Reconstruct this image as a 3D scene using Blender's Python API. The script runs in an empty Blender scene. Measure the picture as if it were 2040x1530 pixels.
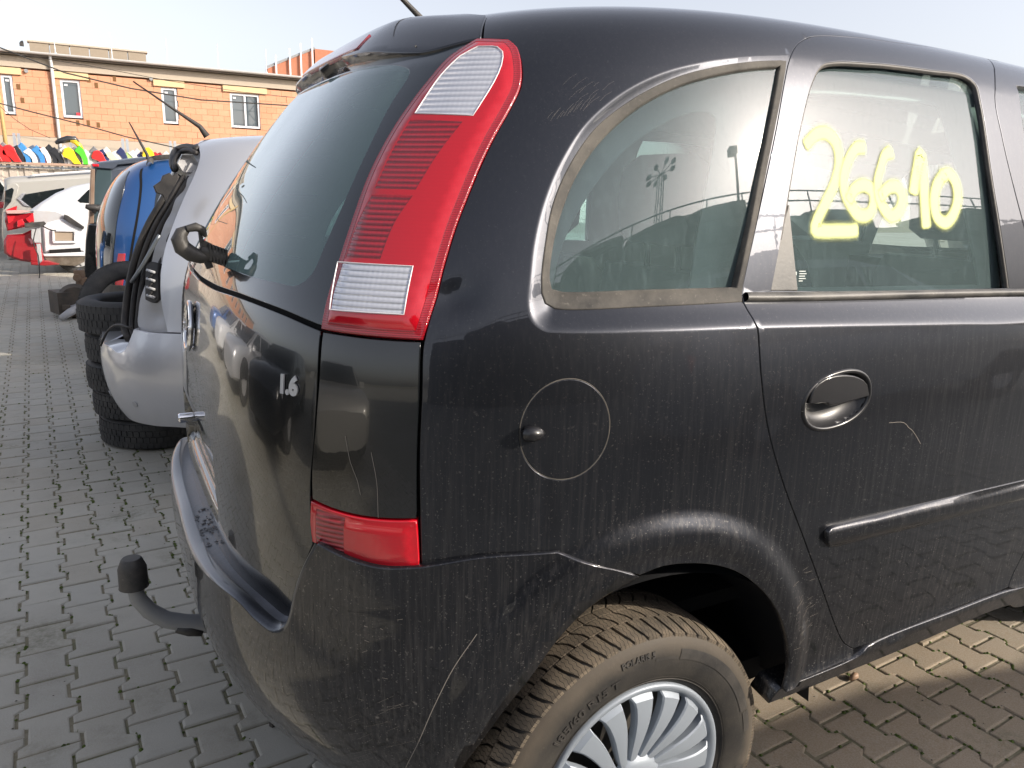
import bpy, bmesh, math, random, time
import numpy as np
from mathutils import Vector, Matrix
from mathutils.geometry import delaunay_2d_cdt
T0=time.time()
random.seed(7); rng=np.random.default_rng(7)
scene=bpy.context.scene
COL=scene.collection
# ------------------------------------------------------------------ camera
FPX=1528.; CX,CY=1020.,765.
CAMR=np.array([[ .88296709,-.46879817, .02444163],[-.09131025,-.22258549,-.9706277],[ .46046884,.85480055,-.23934174]])
CAMP=np.array([-.70,-1.685,1.30])
cam=bpy.data.cameras.new('camera'); cam.lens=FPX/2040*36; cam.sensor_width=36; cam.clip_start=.05; cam.clip_end=2000
camo=bpy.data.objects.new('camera',cam); COL.objects.link(camo); scene.camera=camo
m=Matrix.Identity(4)
for i in range(3):
    m[i][0]=CAMR[0,i]; m[i][1]=-CAMR[1,i]; m[i][2]=-CAMR[2,i]; m[i][3]=CAMP[i]
camo.matrix_world=m
cam.dof.use_dof=False
# ------------------------------------------------------------------ light
SUN=np.array([.628,-.652,.432]); SUN/=np.linalg.norm(SUN)
elev=math.asin(SUN[2]); az=math.atan2(SUN[0],SUN[1])
world=bpy.data.worlds.new('World'); scene.world=world; world.use_nodes=True
wn=world.node_tree; bg=wn.nodes['Background']
sky=wn.nodes.new('ShaderNodeTexSky'); sky.sky_type='NISHITA'; sky.sun_disc=False
sky.sun_elevation=elev; sky.sun_rotation=az; sky.air_density=1.0; sky.dust_density=2.5; sky.ozone_density=1.0
hsv=wn.nodes.new('ShaderNodeHueSaturation'); hsv.inputs['Saturation'].default_value=.42
wn.links.new(sky.outputs[0],hsv.inputs['Color'])
mixc=wn.nodes.new('ShaderNodeMix'); mixc.data_type='RGBA'; mixc.blend_type='MULTIPLY'; mixc.inputs['Factor'].default_value=1
mixc.inputs['B'].default_value=(1.02,.985,1.0,1)
wn.links.new(hsv.outputs[0],mixc.inputs['A']); wn.links.new(mixc.outputs['Result'],bg.inputs['Color'])
bg.inputs['Strength'].default_value=.118
sl=bpy.data.lights.new('sun','SUN'); sl.energy=2.7; sl.angle=math.radians(.55); sl.color=(1,.90,.76)
so=bpy.data.objects.new('sun',sl); COL.objects.link(so)
so.rotation_euler=Vector(SUN).to_track_quat('Z','Y').to_euler(); so.location=(0,0,20)
vs=scene.view_settings; vs.view_transform='Standard'; vs.look='None'; vs.exposure=1.08; vs.gamma=1; vs.use_curve_mapping=False
# ------------------------------------------------------------------ helpers
def tag(o,label=None,cat=None,group=None,kind=None):
    if label:o['label']=label
    if cat:o['category']=cat
    if group:o['group']=group
    if kind:o['kind']=kind
    return o
def empty(name,loc=(0,0,0),label=None,cat=None,group=None,rz=0):
    o=bpy.data.objects.new(name,None); COL.objects.link(o); o.location=loc; o.rotation_euler=(0,0,rz); o.empty_display_size=.1
    return tag(o,label,cat,group)
def mesh(name,verts,faces,mat=None,parent=None,smooth=True,normals=None,attr=None):
    me=bpy.data.meshes.new(name)
    me.from_pydata([tuple(map(float,v)) for v in verts],[],[tuple(map(int,q)) for q in faces]); me.update()
    if smooth: me.shade_smooth()
    if attr is not None:
        a=me.attributes.new('wear','FLOAT','POINT'); a.data.foreach_set('value',np.asarray(attr,dtype=np.float32))
    if normals is not None:
        me.normals_split_custom_set_from_vertices([tuple(map(float,n)) for n in normals])
    if mat is not None:
        for mm in (mat if isinstance(mat,(list,tuple)) else [mat]): me.materials.append(mm)
    o=bpy.data.objects.new(name,me); COL.objects.link(o)
    if parent is not None:
        o.parent=parent
        o.matrix_parent_inverse=parent_world(parent).inverted()
    return o
def parent_world(p):
    mm=Matrix.LocRotScale(p.location,p.rotation_euler,p.scale)
    if p.parent is not None: mm=parent_world(p.parent)@p.matrix_parent_inverse@mm
    return mm
class MB:
    """collects simple solids into one mesh"""
    def __init__(s): s.v=[];s.f=[];s.m=[]
    def add(s,v,f,mi=0):
        b=len(s.v); s.v+= [tuple(map(float,q)) for q in v]; s.f+=[tuple(int(i)+b for i in q) for q in f]; s.m+=[mi]*len(f)
    def box(s,c,d,rot=None,mi=0,taper=1.):
        c=np.array(c,float);d=np.array(d,float)/2
        P=[]
        for z in(-1,1):
            k=1 if z<0 else taper
            for x,y in((-1,-1),(1,-1),(1,1),(-1,1)): P.append(np.array([x*d[0]*k,y*d[1]*k,z*d[2]]))
        P=np.array(P)
        if rot is not None: P=P@np.array(rot).T
        s.add(P+c,[(3,2,1,0),(4,5,6,7),(0,1,5,4),(1,2,6,5),(2,3,7,6),(3,0,4,7)],mi)
    def tube(s,path,r,n=10,mi=0,cap=True):
        path=np.array(path,float); N=len(path); r=np.broadcast_to(r,(N,))
        T=np.gradient(path,axis=0); T/=np.linalg.norm(T,axis=1)[:,None]+1e-9
        up=np.array([0,0,1.]) if abs(T[0][2])<.9 else np.array([1.,0,0])
        a=np.cross(T[0],up);a/=np.linalg.norm(a); V=[]
        for i in range(N):
            a=a-T[i]*(a@T[i]);a/=np.linalg.norm(a); b=np.cross(T[i],a)
            for k in range(n):
                t=2*math.pi*k/n; V.append(path[i]+r[i]*(math.cos(t)*a+math.sin(t)*b))
        F=[(i*n+k,i*n+(k+1)%n,(i+1)*n+(k+1)%n,(i+1)*n+k) for i in range(N-1) for k in range(n)]
        if cap: F+=[tuple(range(n))[::-1],tuple((N-1)*n+k for k in range(n))]
        s.add(V,F,mi)
    def lathe(s,prof,c,axis='z',n=48,mi=0,ang0=0,ang1=2*math.pi,rot=None):
        full=abs(ang1-ang0-2*math.pi)<1e-6; nn=n if full else n+1; V=[]
        for k in range(nn):
            t=ang0+(ang1-ang0)*k/n
            for r,h in prof:
                if axis=='z': p=(r*math.cos(t),r*math.sin(t),h)
                elif axis=='y': p=(r*math.cos(t),h,r*math.sin(t))
                else: p=(h,r*math.cos(t),r*math.sin(t))
                V.append(p)
        V=np.array(V)
        if rot is not None: V=V@np.array(rot).T
        L=len(prof)
        F=[(k*L+j,k*L+j+1,((k+1)%nn)*L+j+1,((k+1)%nn)*L+j) for k in range(n) for j in range(L-1)]
        if axis=='y': pass
        s.add(V+np.array(c),F,mi)
    def loft(s,rows,mi=0,closed=False):
        rows=[np.array(r,float) for r in rows]; n=len(rows[0]); V=np.concatenate(rows)
        F=[]
        for i in range(len(rows)-1):
            for k in range(n if closed else n-1): F.append((i*n+k,i*n+(k+1)%n,(i+1)*n+(k+1)%n,(i+1)*n+k))
        s.add(V,F,mi)
    def build(s,name,mat,parent=None,smooth=False,angle=None):
        o=mesh(name,s.v,s.f,mat,parent,smooth=False)
        if len(set(s.m))>1: o.data.polygons.foreach_set('material_index',s.m)
        bm=bmesh.new();bm.from_mesh(o.data); bmesh.ops.recalc_face_normals(bm,faces=bm.faces); bm.to_mesh(o.data);bm.free()
        if angle is not None:
            o.data.shade_smooth(); o.data.set_sharp_from_angle(angle=math.radians(angle))
        elif smooth: o.data.shade_smooth()
        return o
def rotz(a): c,s=math.cos(a),math.sin(a); return np.array([[c,-s,0],[s,c,0],[0,0,1]])
def rotx(a): c,s=math.cos(a),math.sin(a); return np.array([[1,0,0],[0,c,-s],[0,s,c]])
def roty(a): c,s=math.cos(a),math.sin(a); return np.array([[c,0,s],[0,1,0],[-s,0,c]])
# camera rays: only used to read off where things stand
def ray(p):
    d=np.array([p[0]-CX,p[1]-CY,FPX]); d=CAMR.T@d; return d/np.linalg.norm(d)
def onz(p,z=0.): d=ray(p); return CAMP+d*((z-CAMP[2])/d[2])
def ony(p,y): d=ray(p); return CAMP+d*((y-CAMP[1])/d[1])
def onx(p,x): d=ray(p); return CAMP+d*((x-CAMP[0])/d[0])
# ------------------------------------------------------------------ materials
def mat(name,base=(.5,.5,.5),rough=.5,metal=0,coat=0,coatr=.03,spec=.5,trans=0,alpha=1,emit=None):
    m=bpy.data.materials.new(name); m.use_nodes=True; b=m.node_tree.nodes['Principled BSDF']
    b.inputs['Base Color'].default_value=(*base,1); b.inputs['Roughness'].default_value=rough; b.inputs['Metallic'].default_value=metal
    b.inputs['Coat Weight'].default_value=coat; b.inputs['Coat Roughness'].default_value=coatr; b.inputs['Specular IOR Level'].default_value=spec
    b.inputs['Transmission Weight'].default_value=trans
    return m
def N(m,t,**k):
    n=m.node_tree.nodes.new('ShaderNode'+t)
    for a,b in k.items():
        if a in n.inputs and not hasattr(n,a): n.inputs[a].default_value=b
        else:
            try: setattr(n,a,b)
            except Exception: n.inputs[a].default_value=b
    return n
def L(m,a,b): m.node_tree.links.new(a,b)
def objc(m,scale=(1,1,1),gen='Object'):
    tc=N(m,'TexCoord'); mp=N(m,'Mapping'); mp.inputs['Scale'].default_value=scale; L(m,tc.outputs[gen],mp.inputs['Vector']); return mp.outputs[0]
def noise(m,vec,scale=5,detail=4,rough=.6):
    n=N(m,'TexNoise'); n.inputs['Scale'].default_value=scale; n.inputs['Detail'].default_value=detail; n.inputs['Roughness'].default_value=rough
    L(m,vec,n.inputs['Vector']); return n.outputs['Fac']
def ramp(m,fac,stops):
    r=N(m,'ValToRGB'); e=r.color_ramp.elements
    while len(e)<len(stops): e.new(.5)
    for x,(p,c) in zip(e,stops): x.position=p; x.color=(*c,1) if len(c)==3 else c
    L(m,fac,r.inputs[0]); return r.outputs[0]
def rampf(m,fac,a,b,lo=0.,hi=1.):
    r=N(m,'MapRange'); r.inputs[1].default_value=a; r.inputs[2].default_value=b; r.inputs[3].default_value=lo; r.inputs[4].default_value=hi; r.clamp=True
    L(m,fac,r.inputs[0]); return r.outputs[0]
def mathn(m,op,a,b=None):
    n=N(m,'Math'); n.operation=op
    for i,x in enumerate((a,b)):
        if x is None: continue
        if isinstance(x,(int,float)): n.inputs[i].default_value=x
        else: L(m,x,n.inputs[i])
    return n.outputs[0]
def mixcol(m,f,a,b,mode='MIX'):
    n=N(m,'Mix'); n.data_type='RGBA'; n.blend_type=mode
    for i,x in (('Factor',f),('A',a),('B',b)):
        s=n.inputs[i] if i=='Factor' else [q for q in n.inputs if q.name==i and q.type=='RGBA'][0]
        if isinstance(x,(int,float)): s.default_value=x
        elif isinstance(x,(tuple,list)): s.default_value=(*x,1)
        else: L(m,x,s)
    return [q for q in n.outputs if q.type=='RGBA'][0]
def bump(m,h,strength=.3,dist=.002):
    b=N(m,'Bump'); b.inputs['Strength'].default_value=strength; b.inputs['Distance'].default_value=dist; L(m,h,b.inputs['Height'])
    return b.outputs[0]
def bsdf(m): return m.node_tree.nodes['Principled BSDF']
def dusty_paint(name,base,metal=0.,dustc=(.35,.325,.30),dust=1.,coat=1.,coatr=.03,rough=.35,low=.9,streak=True,spec=.5):
    """paint with clear coat; dust specks, rain streaks and fine scratches"""
    m=mat(name,base,rough,metal,coat,coatr,spec); b=bsdf(m)
    v=objc(m); vs_=objc(m,(30,30,1.1)); vsp=objc(m)
    big=noise(m,v,2.2,5,.6)
    spk=noise(m,vsp,300,2,.5); specks=rampf(m,spk,.655,.72)
    spk2=noise(m,vsp,95,3,.6); sp2=rampf(m,spk2,.66,.76,0,.9)
    st=noise(m,vs_,5.5,6,.7); streaks=rampf(m,st,.47,.66)
    sep=N(m,'SeparateXYZ'); L(m,v,sep.inputs[0])
    hgt=rampf(m,sep.outputs['Z'],low+.25,low-.45,.12,1.0)       # more road dirt low on the body
    film=mathn(m,'MULTIPLY',rampf(m,big,.3,.75,.25,1.),hgt)
    film=mathn(m,'MULTIPLY',film,mathn(m,'ADD',mathn(m,'MULTIPLY',streaks,.95),.12))
    a=mathn(m,'MULTIPLY',film,.22*dust)
    s=mathn(m,'MULTIPLY',mathn(m,'MAXIMUM',specks,sp2),mathn(m,'MULTIPLY',hgt,.46*dust))
    tot=mathn(m,'ADD',a,s); tot=mathn(m,'MINIMUM',tot,.85)
    # scratches: thin stretched bands
    sv=objc(m,(1.0,1.0,14)); mp=sv.node; mp.inputs['Rotation'].default_value=(.3,.5,.2)
    sc=noise(m,sv,24,2,.4); scr=rampf(m,mathn(m,'ABSOLUTE',mathn(m,'SUBTRACT',sc,.5)),.0,.0016,1,0)
    gate=rampf(m,noise(m,v,3.1,2,.5),.56,.66)
    scr=mathn(m,'MULTIPLY',mathn(m,'MULTIPLY',scr,gate),.2)
    tot=mathn(m,'MAXIMUM',tot,scr)
    col=mixcol(m,tot,base,dustc); L(m,col,b.inputs['Base Color'])
    L(m,mathn(m,'MULTIPLY',mathn(m,'SUBTRACT',1,tot),metal),b.inputs['Metallic'])
    L(m,mathn(m,'MULTIPLY',mathn(m,'SUBTRACT',1.,mathn(m,'MULTIPLY',tot,.9)),coat),b.inputs['Coat Weight'])
    L(m,mathn(m,'ADD',mathn(m,'MULTIPLY',film,.10),coatr),b.inputs['Coat Roughness'])
    orange=noise(m,v,38,2,.5); bb=bump(m,orange,.06,.001); L(m,bb,b.inputs['Coat Normal'])
    return m
def plastic(name,base,rough=.5,var=.35,dustc=(.34,.30,.25),dust=.3,bumpd=.0006):
    m=mat(name,base,rough); b=bsdf(m); v=objc(m)
    n1=noise(m,v,9,6,.65); n2=noise(m,v,160,3,.6)
    f=mathn(m,'MULTIPLY',rampf(m,n1,.35,.75),dust); f=mathn(m,'ADD',f,rampf(m,n2,.62,.8,0,dust*.7))
    L(m,mixcol(m,f,base,dustc),b.inputs['Base Color'])
    L(m,rampf(m,n1,.3,.7,rough-.1*var,min(1,rough+.25*var)),b.inputs['Roughness'])
    L(m,bump(m,n2,.25,bumpd),b.inputs['Normal'])
    return m
def glassmat(name,refl=1.75,tint=(.62,.78,.73),dust=.05,dustc=(.55,.56,.52),rough=.0,ior=1.52,hz=.0):
    m=bpy.data.materials.new(name); m.use_nodes=True; nt=m.node_tree; nt.nodes.clear()
    out=N(m,'OutputMaterial'); tr=N(m,'BsdfTransparent'); tr.inputs[0].default_value=(*tint,1)
    gl=N(m,'BsdfGlossy'); gl.inputs['Roughness'].default_value=rough; gl.inputs['Color'].default_value=(1,1,1,1)
    fr=N(m,'Fresnel'); fr.inputs['IOR'].default_value=ior
    fac=mathn(m,'MINIMUM',mathn(m,'MULTIPLY',fr.outputs[0],refl),1.0)
    mx=N(m,'MixShader'); L(m,fac,mx.inputs[0]); L(m,tr.outputs[0],mx.inputs[1]); gl2=N(m,'BsdfGlossy'); gl2.inputs['Roughness'].default_value=.13; g3=N(m,'MixShader'); g3.inputs[0].default_value=.07; L(m,gl.outputs[0],g3.inputs[1]); L(m,gl2.outputs[0],g3.inputs[2]); L(m,g3.outputs[0],mx.inputs[2])
    df=N(m,'BsdfDiffuse'); df.inputs[0].default_value=(*dustc,1)
    v=objc(m); a=noise(m,v,7,6,.7); s=noise(m,v,330,2,.5); st=noise(m,objc(m,(26,26,1.5)),5,5,.65)
    d=mathn(m,'ADD',rampf(m,a,.3,.75,dust*.4,dust*1.3),rampf(m,s,.66,.8,0,dust*.5))
    d=mathn(m,'ADD',d,rampf(m,st,.5,.75,0,dust*1.2)); d=mathn(m,'ADD',d,hz)
    m2=N(m,'MixShader'); L(m,d,m2.inputs[0]); L(m,mx.outputs[0],m2.inputs[1]); L(m,df.outputs[0],m2.inputs[2])
    L(m,m2.outputs[0],out.inputs[0]); return m
M={}
M['black']=dusty_paint('black paint',(.025,.0275,.035),metal=.85,dust=1.0,coatr=.012,rough=.40)
M['blackclean']=dusty_paint('black gloss',(.004,.005,.006),metal=0,dust=.25,coatr=.008,rough=.2,low=.6)
M['flare']=dusty_paint('bumper paint',(.016,.0175,.023),metal=.8,dust=1.3,coatr=.03,rough=.4,low=.75)
M['rubber']=plastic('dusty rubber',(.025,.024,.023),.75,dust=.5,dustc=(.29,.265,.225))
M['strip']=plastic('grey strip',(.035,.036,.037),.45,dust=.5,dustc=(.30,.28,.25))
M['seam']=mat('seam',(.004,.004,.004),.9)
M['trim']=plastic('cabin trim',(.40,.41,.42),.8,dust=.1)
M['seat']=plastic('seat cloth',(.07,.075,.085),.9,dust=.15)
M['plastic']=plastic('black plastic',(.018,.019,.021),.5,dust=.3)
M['bowl']=dusty_paint('handle gloss',(.010,.010,.012),dust=.6,coatr=.12,rough=.4,low=0,coat=.4)
M['chrome']=mat('chrome',(.8,.8,.82),.12,1.0)
M['glass']=glassmat('side glass',tint=(.70,.86,.83),dust=.05,dustc=(.42,.58,.60),hz=.085)  # bluish even haze over the dust stands in for mirrored sky
M['rearglass']=glassmat('rear glass',tint=(.52,.76,.74),dust=.035,dustc=(.30,.47,.47),hz=.22)  # teal haze lightens the pane, for its green tint and mirrored sky
M['frit']=dusty_paint('frit',(.010,.016,.021),dust=.25,coatr=.01,rough=.2,low=.2)
# ------------------------------------------------------------------ car body surfaces
def _sp(c,e): return np.sign(c)*np.abs(c)**e
def bspl(P,t):
    i=np.clip(np.floor(t).astype(int),0,len(P)-4);f=t-i
    w=[(1-f)**3/6,(3*f**3-6*f**2+4)/6,(-3*f**3+3*f**2+3*f+1)/6,f**3/6]
    return sum(w[k][...,None]*P[i+k] for k in range(4))
class Body:
    """lofted shell: U = arc length from the flank (0) round the corner to the rear centre (UC), W = length up the section"""
    def __init__(s,prof,xc,A=1.155,Bw=.83,n=3.6,fwdz=.028,off=(0,0,0),umin=-2.1,rearsign=1):
        s.P=np.array(prof,float); s.xc=xc; s.fwdz=fwdz; s.off=np.array(off,float)
        ph=np.linspace(0,np.pi/2,3001); rx=A*_sp(np.sin(ph),2/n); ry=Bw*_sp(np.cos(ph),2/n)
        s.s=np.r_[0,np.cumsum(np.hypot(np.diff(rx),np.diff(ry)))]; s.ph=ph; s.UC=s.s[-1]
        s.NV=len(s.P)-3
        t=np.linspace(0,s.NV,2000); q=bspl(s.P,t); dq=np.diff(q,axis=0)
        s.wt=np.r_[0,np.cumsum(np.sqrt(dq[:,0]**2+.5*dq[:,1]**2+.5*dq[:,2]**2)+1e-7)]; s.t=t; s.WT=s.wt[-1]; s.zt=q[:,0]
        s.D=lambda U,W:np.zeros(np.shape(U))
        s.umin=umin; s.grid=None
    def base(s,U,W):
        U=np.asarray(U,float);W=np.asarray(W,float);U,W=np.broadcast_arrays(U,W)
        mir=U>s.UC;Uq=np.where(mir,2*s.UC-U,U); p=bspl(s.P,np.interp(W,s.wt,s.t)); z,E,b,n=p[...,0],p[...,1],p[...,2],p[...,3]
        ph=np.interp(np.clip(Uq,0,s.UC),s.s,s.ph); a=E+s.xc
        x=s.xc-a*_sp(np.sin(ph),2/n); y=-b*_sp(np.cos(ph),2/n); fw=np.clip(-Uq,0,None); x=x+fw; y=y*(1-.010*fw**2)
        hz=np.clip((z-1.0)/.6,0,1); z=z-hz*(s.fwdz*fw**2)-.012*np.clip(1-x/.6,0,2)**2*np.clip((z-1.5)/.12,0,1)
        y=np.where(mir,-y,y); return np.stack([x,y,z],-1)+s.off
    def nrm(s,U,W,f=None,h=.002):
        f=f or s.base
        a=f(U+h,W)-f(U-h,W); b=f(U,np.clip(W+h,0,s.WT))-f(U,np.clip(W-h,0,s.WT)); n=np.cross(b,a)
        l=np.linalg.norm(n,axis=-1,keepdims=True); n=n/np.maximum(l,1e-12)
        return n
    def surf(s,U,W,off=0.,ex=None):
        D=s.D(U,W)+off
        if ex is not None: D=D+ex(U,W)
        return s.base(U,W)+s.nrm(U,W)*D[...,None]
    def unpix(s,pts):
        """pixels -> (U,W) on the shell"""
        if s.grid is None:
            u,w=np.meshgrid(np.linspace(s.umin,s.UC*1.25,520),np.linspace(0,s.WT,420)); P=s.base(u,w); n=s.nrm(u,w)
            q=(P-CAMP)@CAMR.T; pr=np.stack([CX+FPX*q[...,0]/q[...,2],CY+FPX*q[...,1]/q[...,2]],-1)
            ok=(q[...,2]>.1)&(np.sum(n*(CAMP-P),-1)>0)
            s.grid=(u[ok],w[ok],pr[ok])
        u,w,pr=s.grid; out=[]
        for p in pts:
            d=np.sum((pr-np.array(p))**2,-1); i=np.argmin(d); U,W=u[i],w[i]
            for _ in range(6):
                def pj(U,W):
                    P=s.base(U,W); q=CAMR@(P-CAMP); return np.array([CX+FPX*q[0]/q[2],CY+FPX*q[1]/q[2]])
                e=np.array(p)-pj(U,W)
                if np.hypot(*e)<.05: break
                h=1e-3; J=np.stack([(pj(U+h,W)-pj(U-h,W))/(2*h),(pj(U,min(W+h,s.WT))-pj(U,W-h))/(2*h)],1)
                try: st=np.linalg.solve(J+1e-6*np.eye(2),e)
                except Exception: break
                l=np.hypot(*st); st=st*min(1,.03/max(l,1e-9)); U+=st[0]; W=min(max(W+st[1],0),s.WT)
            out.append((U,W))
        return np.array(out)
    def wz(s,z): return float(np.interp(z,s.zt[:1990],s.wt[:1990]))
def path(body,pts,closed=True,step=.012,smooth=True):
    """pts: (px,py) or (px,py,'s') sharp, or ('u',U,z[,'s']). returns dense (U,W) polyline"""
    raw=[];sh=[]
    pix=[(p[0],p[1]) for p in pts if p[0]!='u']; uv=list(body.unpix(pix)) if pix else []
    k=0
    for p in pts:
        if p[0]=='u': raw.append((p[1],body.wz(p[2]))); sh.append(len(p)>3)
        else: raw.append(tuple(uv[k])); k+=1; sh.append(len(p)>2)
    raw=np.array(raw); n=len(raw); out=[]
    def g(i): return raw[i%n] if closed else raw[min(max(i,0),n-1)]
    def s_(i): return (sh[i%n] if closed else (sh[i] if 0<i<n-1 else True))
    for i in range(n if closed else n-1):
        p1,p2=g(i),g(i+1); p0=g(i-1) if not s_(i) else 2*p1-p2; p3=g(i+2) if not s_((i+1)%n if closed else i+1) else 2*p2-p1
        m_=max(1,int(np.hypot(*(p2-p1))/step))
        d01=max(np.hypot(*(p1-p0)),1e-6)**.5; d12=max(np.hypot(*(p2-p1)),1e-6)**.5; d23=max(np.hypot(*(p3-p2)),1e-6)**.5
        for j in range(m_):
            t=j/m_
            m1=(p2-p1)+d12*((p1-p0)/d01-(p2-p0)/(d01+d12)) ; m2=(p2-p1)+d12*((p3-p2)/d23-(p3-p1)/(d12+d23))
            out.append((2*t**3-3*t**2+1)*p1+(t**3-2*t**2+t)*m1+(-2*t**3+3*t**2)*p2+(t**3-t**2)*m2)
    if not closed: out.append(raw[-1])
    return np.array(out)
def area(P): return .5*np.sum(P[:,0]*np.roll(P[:,1],-1)-np.roll(P[:,0],-1)*P[:,1])
def inset(P,d):
    """move a closed polygon inwards by d"""
    s=1 if area(P)>0 else -1
    a=P-np.roll(P,1,0); b=np.roll(P,-1,0)-P
    na=np.stack([-a[:,1],a[:,0]],1)/(np.linalg.norm(a,axis=1)[:,None]+1e-9); nb=np.stack([-b[:,1],b[:,0]],1)/(np.linalg.norm(b,axis=1)[:,None]+1e-9)
    n=na+nb; l=np.linalg.norm(n,axis=1)[:,None]; n=n/np.maximum(l,.3); k=1/np.maximum(.5,np.sum(n*na,1)[:,None])
    return P+s*d*n*np.minimum(k,1.6)
def inside(pts,P):
    x,y=pts[:,0],pts[:,1]; c=np.zeros(len(pts),bool); x1,y1=P[:,0],P[:,1]; x2,y2=np.roll(x1,-1),np.roll(y1,-1)
    for a,b,cx,d in zip(x1,y1,x2,y2):
        if b==d: continue
        k=((b>y)!=(d>y))&(x<(cx-a)*(y-b)/(d-b)+a); c^=k
    return c
def pdist(pts,P,closed=False):
    """distance of points to polyline"""
    pts=np.asarray(pts); A=P; Bq=np.roll(P,-1,0)
    if not closed: A,Bq=P[:-1],P[1:]
    ab=Bq-A; L2=np.maximum((ab**2).sum(1),1e-14); best=np.empty(len(pts))
    for k in range(0,len(pts),1500):
        q=pts[k:k+1500,None,:]-A[None]; t=np.clip((q*ab).sum(-1)/L2,0,1); best[k:k+1500]=np.sqrt(((q-t[...,None]*ab)**2).sum(-1).min(1))
    return best
def cdt(poly,holes,h,extra=None):
    rings=[poly]+list(holes); V=[];E=[]
    for r in rings:
        b=len(V); V+=list(map(tuple,r)); E+=[(b+i,b+(i+1)%len(r)) for i in range(len(r))]
    lo=poly.min(0);hi=poly.max(0); gx=np.arange(lo[0],hi[0],h); gy=np.arange(lo[1],hi[1],h*.9)
    X,Y=np.meshgrid(gx,gy); X=X+(np.arange(len(gy))%2)[:,None]*h*.5; G=np.stack([X.ravel(),Y.ravel()],1)
    if extra is not None: G=np.concatenate([G,extra])
    k=inside(G,poly)
    for q in holes: k&=~inside(G,q)
    G=G[k]
    for r in rings:
        if len(G): G=G[pdist(G,r,True)>h*.45]
    nb=len(V); V+=list(map(tuple,G))
    ov,oe,of,vo,_,_=delaunay_2d_cdt([Vector(v) for v in V],E,[],0,1e-7,True)
    ov=np.array([tuple(v) for v in ov]); F=np.array([f for f in of if len(f)==3])
    c=ov[F].mean(1); k=inside(c,poly)
    for q in holes: k&=~inside(c,q)
    F=F[k]
    # orient so normal is outward: cross(b-a) handled later
    a=ov[F]; ar=(a[:,1,0]-a[:,0,0])*(a[:,2,1]-a[:,0,1])-(a[:,1,1]-a[:,0,1])*(a[:,2,0]-a[:,0,0])
    F[ar>0]=F[ar>0][:,::-1]
    return ov,F
def panel(name,parent,mt,body,poly,holes=(),off=0.,thick=.012,h=.014,gap=.002,bev=.0015,ex=None,extra=None,flange=True,mirror=False):
    P=inset(poly,gap) if gap else poly; H=[inset(q,-gap) if gap else q for q in holes]
    ov,F=cdt(P,H,h,extra); U,W=ov[:,0],ov[:,1]
    f=lambda u,w: body.surf(u,w,off,ex)
    V=f(U,W); Nn=body.nrm(U,W,f,h=.0015)
    nb=body.nrm(U,W)
    # make sure outward
    sgn=np.sign(np.sum(Nn*nb,1)); sgn[sgn==0]=1; Nn=Nn*sgn[:,None]
    verts=[V];norms=[Nn];faces=[F]; n=len(V)
    if flange:
        # boundary edges
        from collections import defaultdict
        cnt=defaultdict(int); order={}
        for a,b,c in F:
            for e in((a,b),(b,c),(c,a)):
                key=(min(e),max(e)); cnt[key]+=1; order[key]=e
        bd=[order[k] for k,v in cnt.items() if v==1]
        nxt={a:b for a,b in bd}; prv={b:a for a,b in bd}
        ids=sorted(set(nxt)|set(prv)); idx={v:i for i,v in enumerate(ids)}
        lat=np.zeros((len(ids),3))
        for v,i in idx.items():
            a=V[prv.get(v,v)];b=V[nxt.get(v,v)]; t=b-a; l=np.cross(t,nb[v]); lat[i]=l/(np.linalg.norm(l)+1e-9)
        Vi=V[ids];Ni=nb[ids]
        r1=Vi+lat*bev-Ni*bev; r2=r1-Ni*thick
        verts+=[r1,r2,r2]; ln=lat
        norms+=[lat*.9+Ni*.3,lat,lat]; m_=len(ids); b1=n;b2=n+m_
        ff=[]
        for a,b in bd:
            i,j=idx[a],idx[b]; ff.append((b,a,b1+i)); ff.append((b,b1+i,b1+j)); ff.append((b1+j,b1+i,b2+i)); ff.append((b1+j,b2+i,b2+j))
        faces.append(np.array(ff))
        verts.pop(); norms.pop()
    V=np.concatenate(verts);Nn=np.concatenate(norms);F=np.concatenate(faces)
    Nn/=np.linalg.norm(Nn,axis=1)[:,None]+1e-9
    o=mesh(name,V,F,mt,parent,True,Nn)
    if mirror:
        V2=(V-body.off)*np.array([1,-1,1])+body.off;N2=Nn*np.array([1,-1,1]); mesh(name,V2,F[:,::-1],mt,parent,True,N2)
    return o
def ribbon(name,parent,mt,body,line,w=.008,off=-.012,mirror=False,rise=0,closed=False):
    """strip following a line on the shell; rise>0 makes it a rounded bead"""
    d=np.gradient(line,axis=0); n=np.stack([-d[:,1],d[:,0]],1); n/=np.linalg.norm(n,axis=1)[:,None]+1e-9
    ks=(-1,1) if not rise else (-1,-.7,-.3,0,.3,.7,1)
    rows=[]
    for k in ks:
        q=line+n*(w*k); h=off+(rise*math.sqrt(max(0,1-k*k)) if rise else 0); rows.append(body.surf(q[:,0],q[:,1],h))
    b=MB(); b.loft(rows); o=b.build(name,mt,parent,smooth=True)
    if mirror:
        b=MB(); b.loft([(r-body.off)*np.array([1,-1,1])+body.off for r in rows]); b.build(name,mt,parent,smooth=True)
    return o
PROF=[(.20,.47,.765,3.6),(.32,.505,.795,3.6),(.45,.535,.815,3.6),(.60,.553,.828,3.6),(.80,.557,.836,3.6),(.98,.550,.834,3.6),(1.10,.537,.822,3.6),
(1.20,.490,.798,3.5),(1.32,.418,.765,3.4),(1.44,.330,.725,3.3),(1.54,.248,.684,3.2),(1.590,.200,.645,3.1),(1.622,.140,.59,3.0),(1.641,.04,.50,2.9),
(1.653,-.12,.37,2.8),(1.660,-.32,.19,2.7),(1.662,-.6,0.,2.6),(1.660,-.88,-.19,2.6)]
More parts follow.
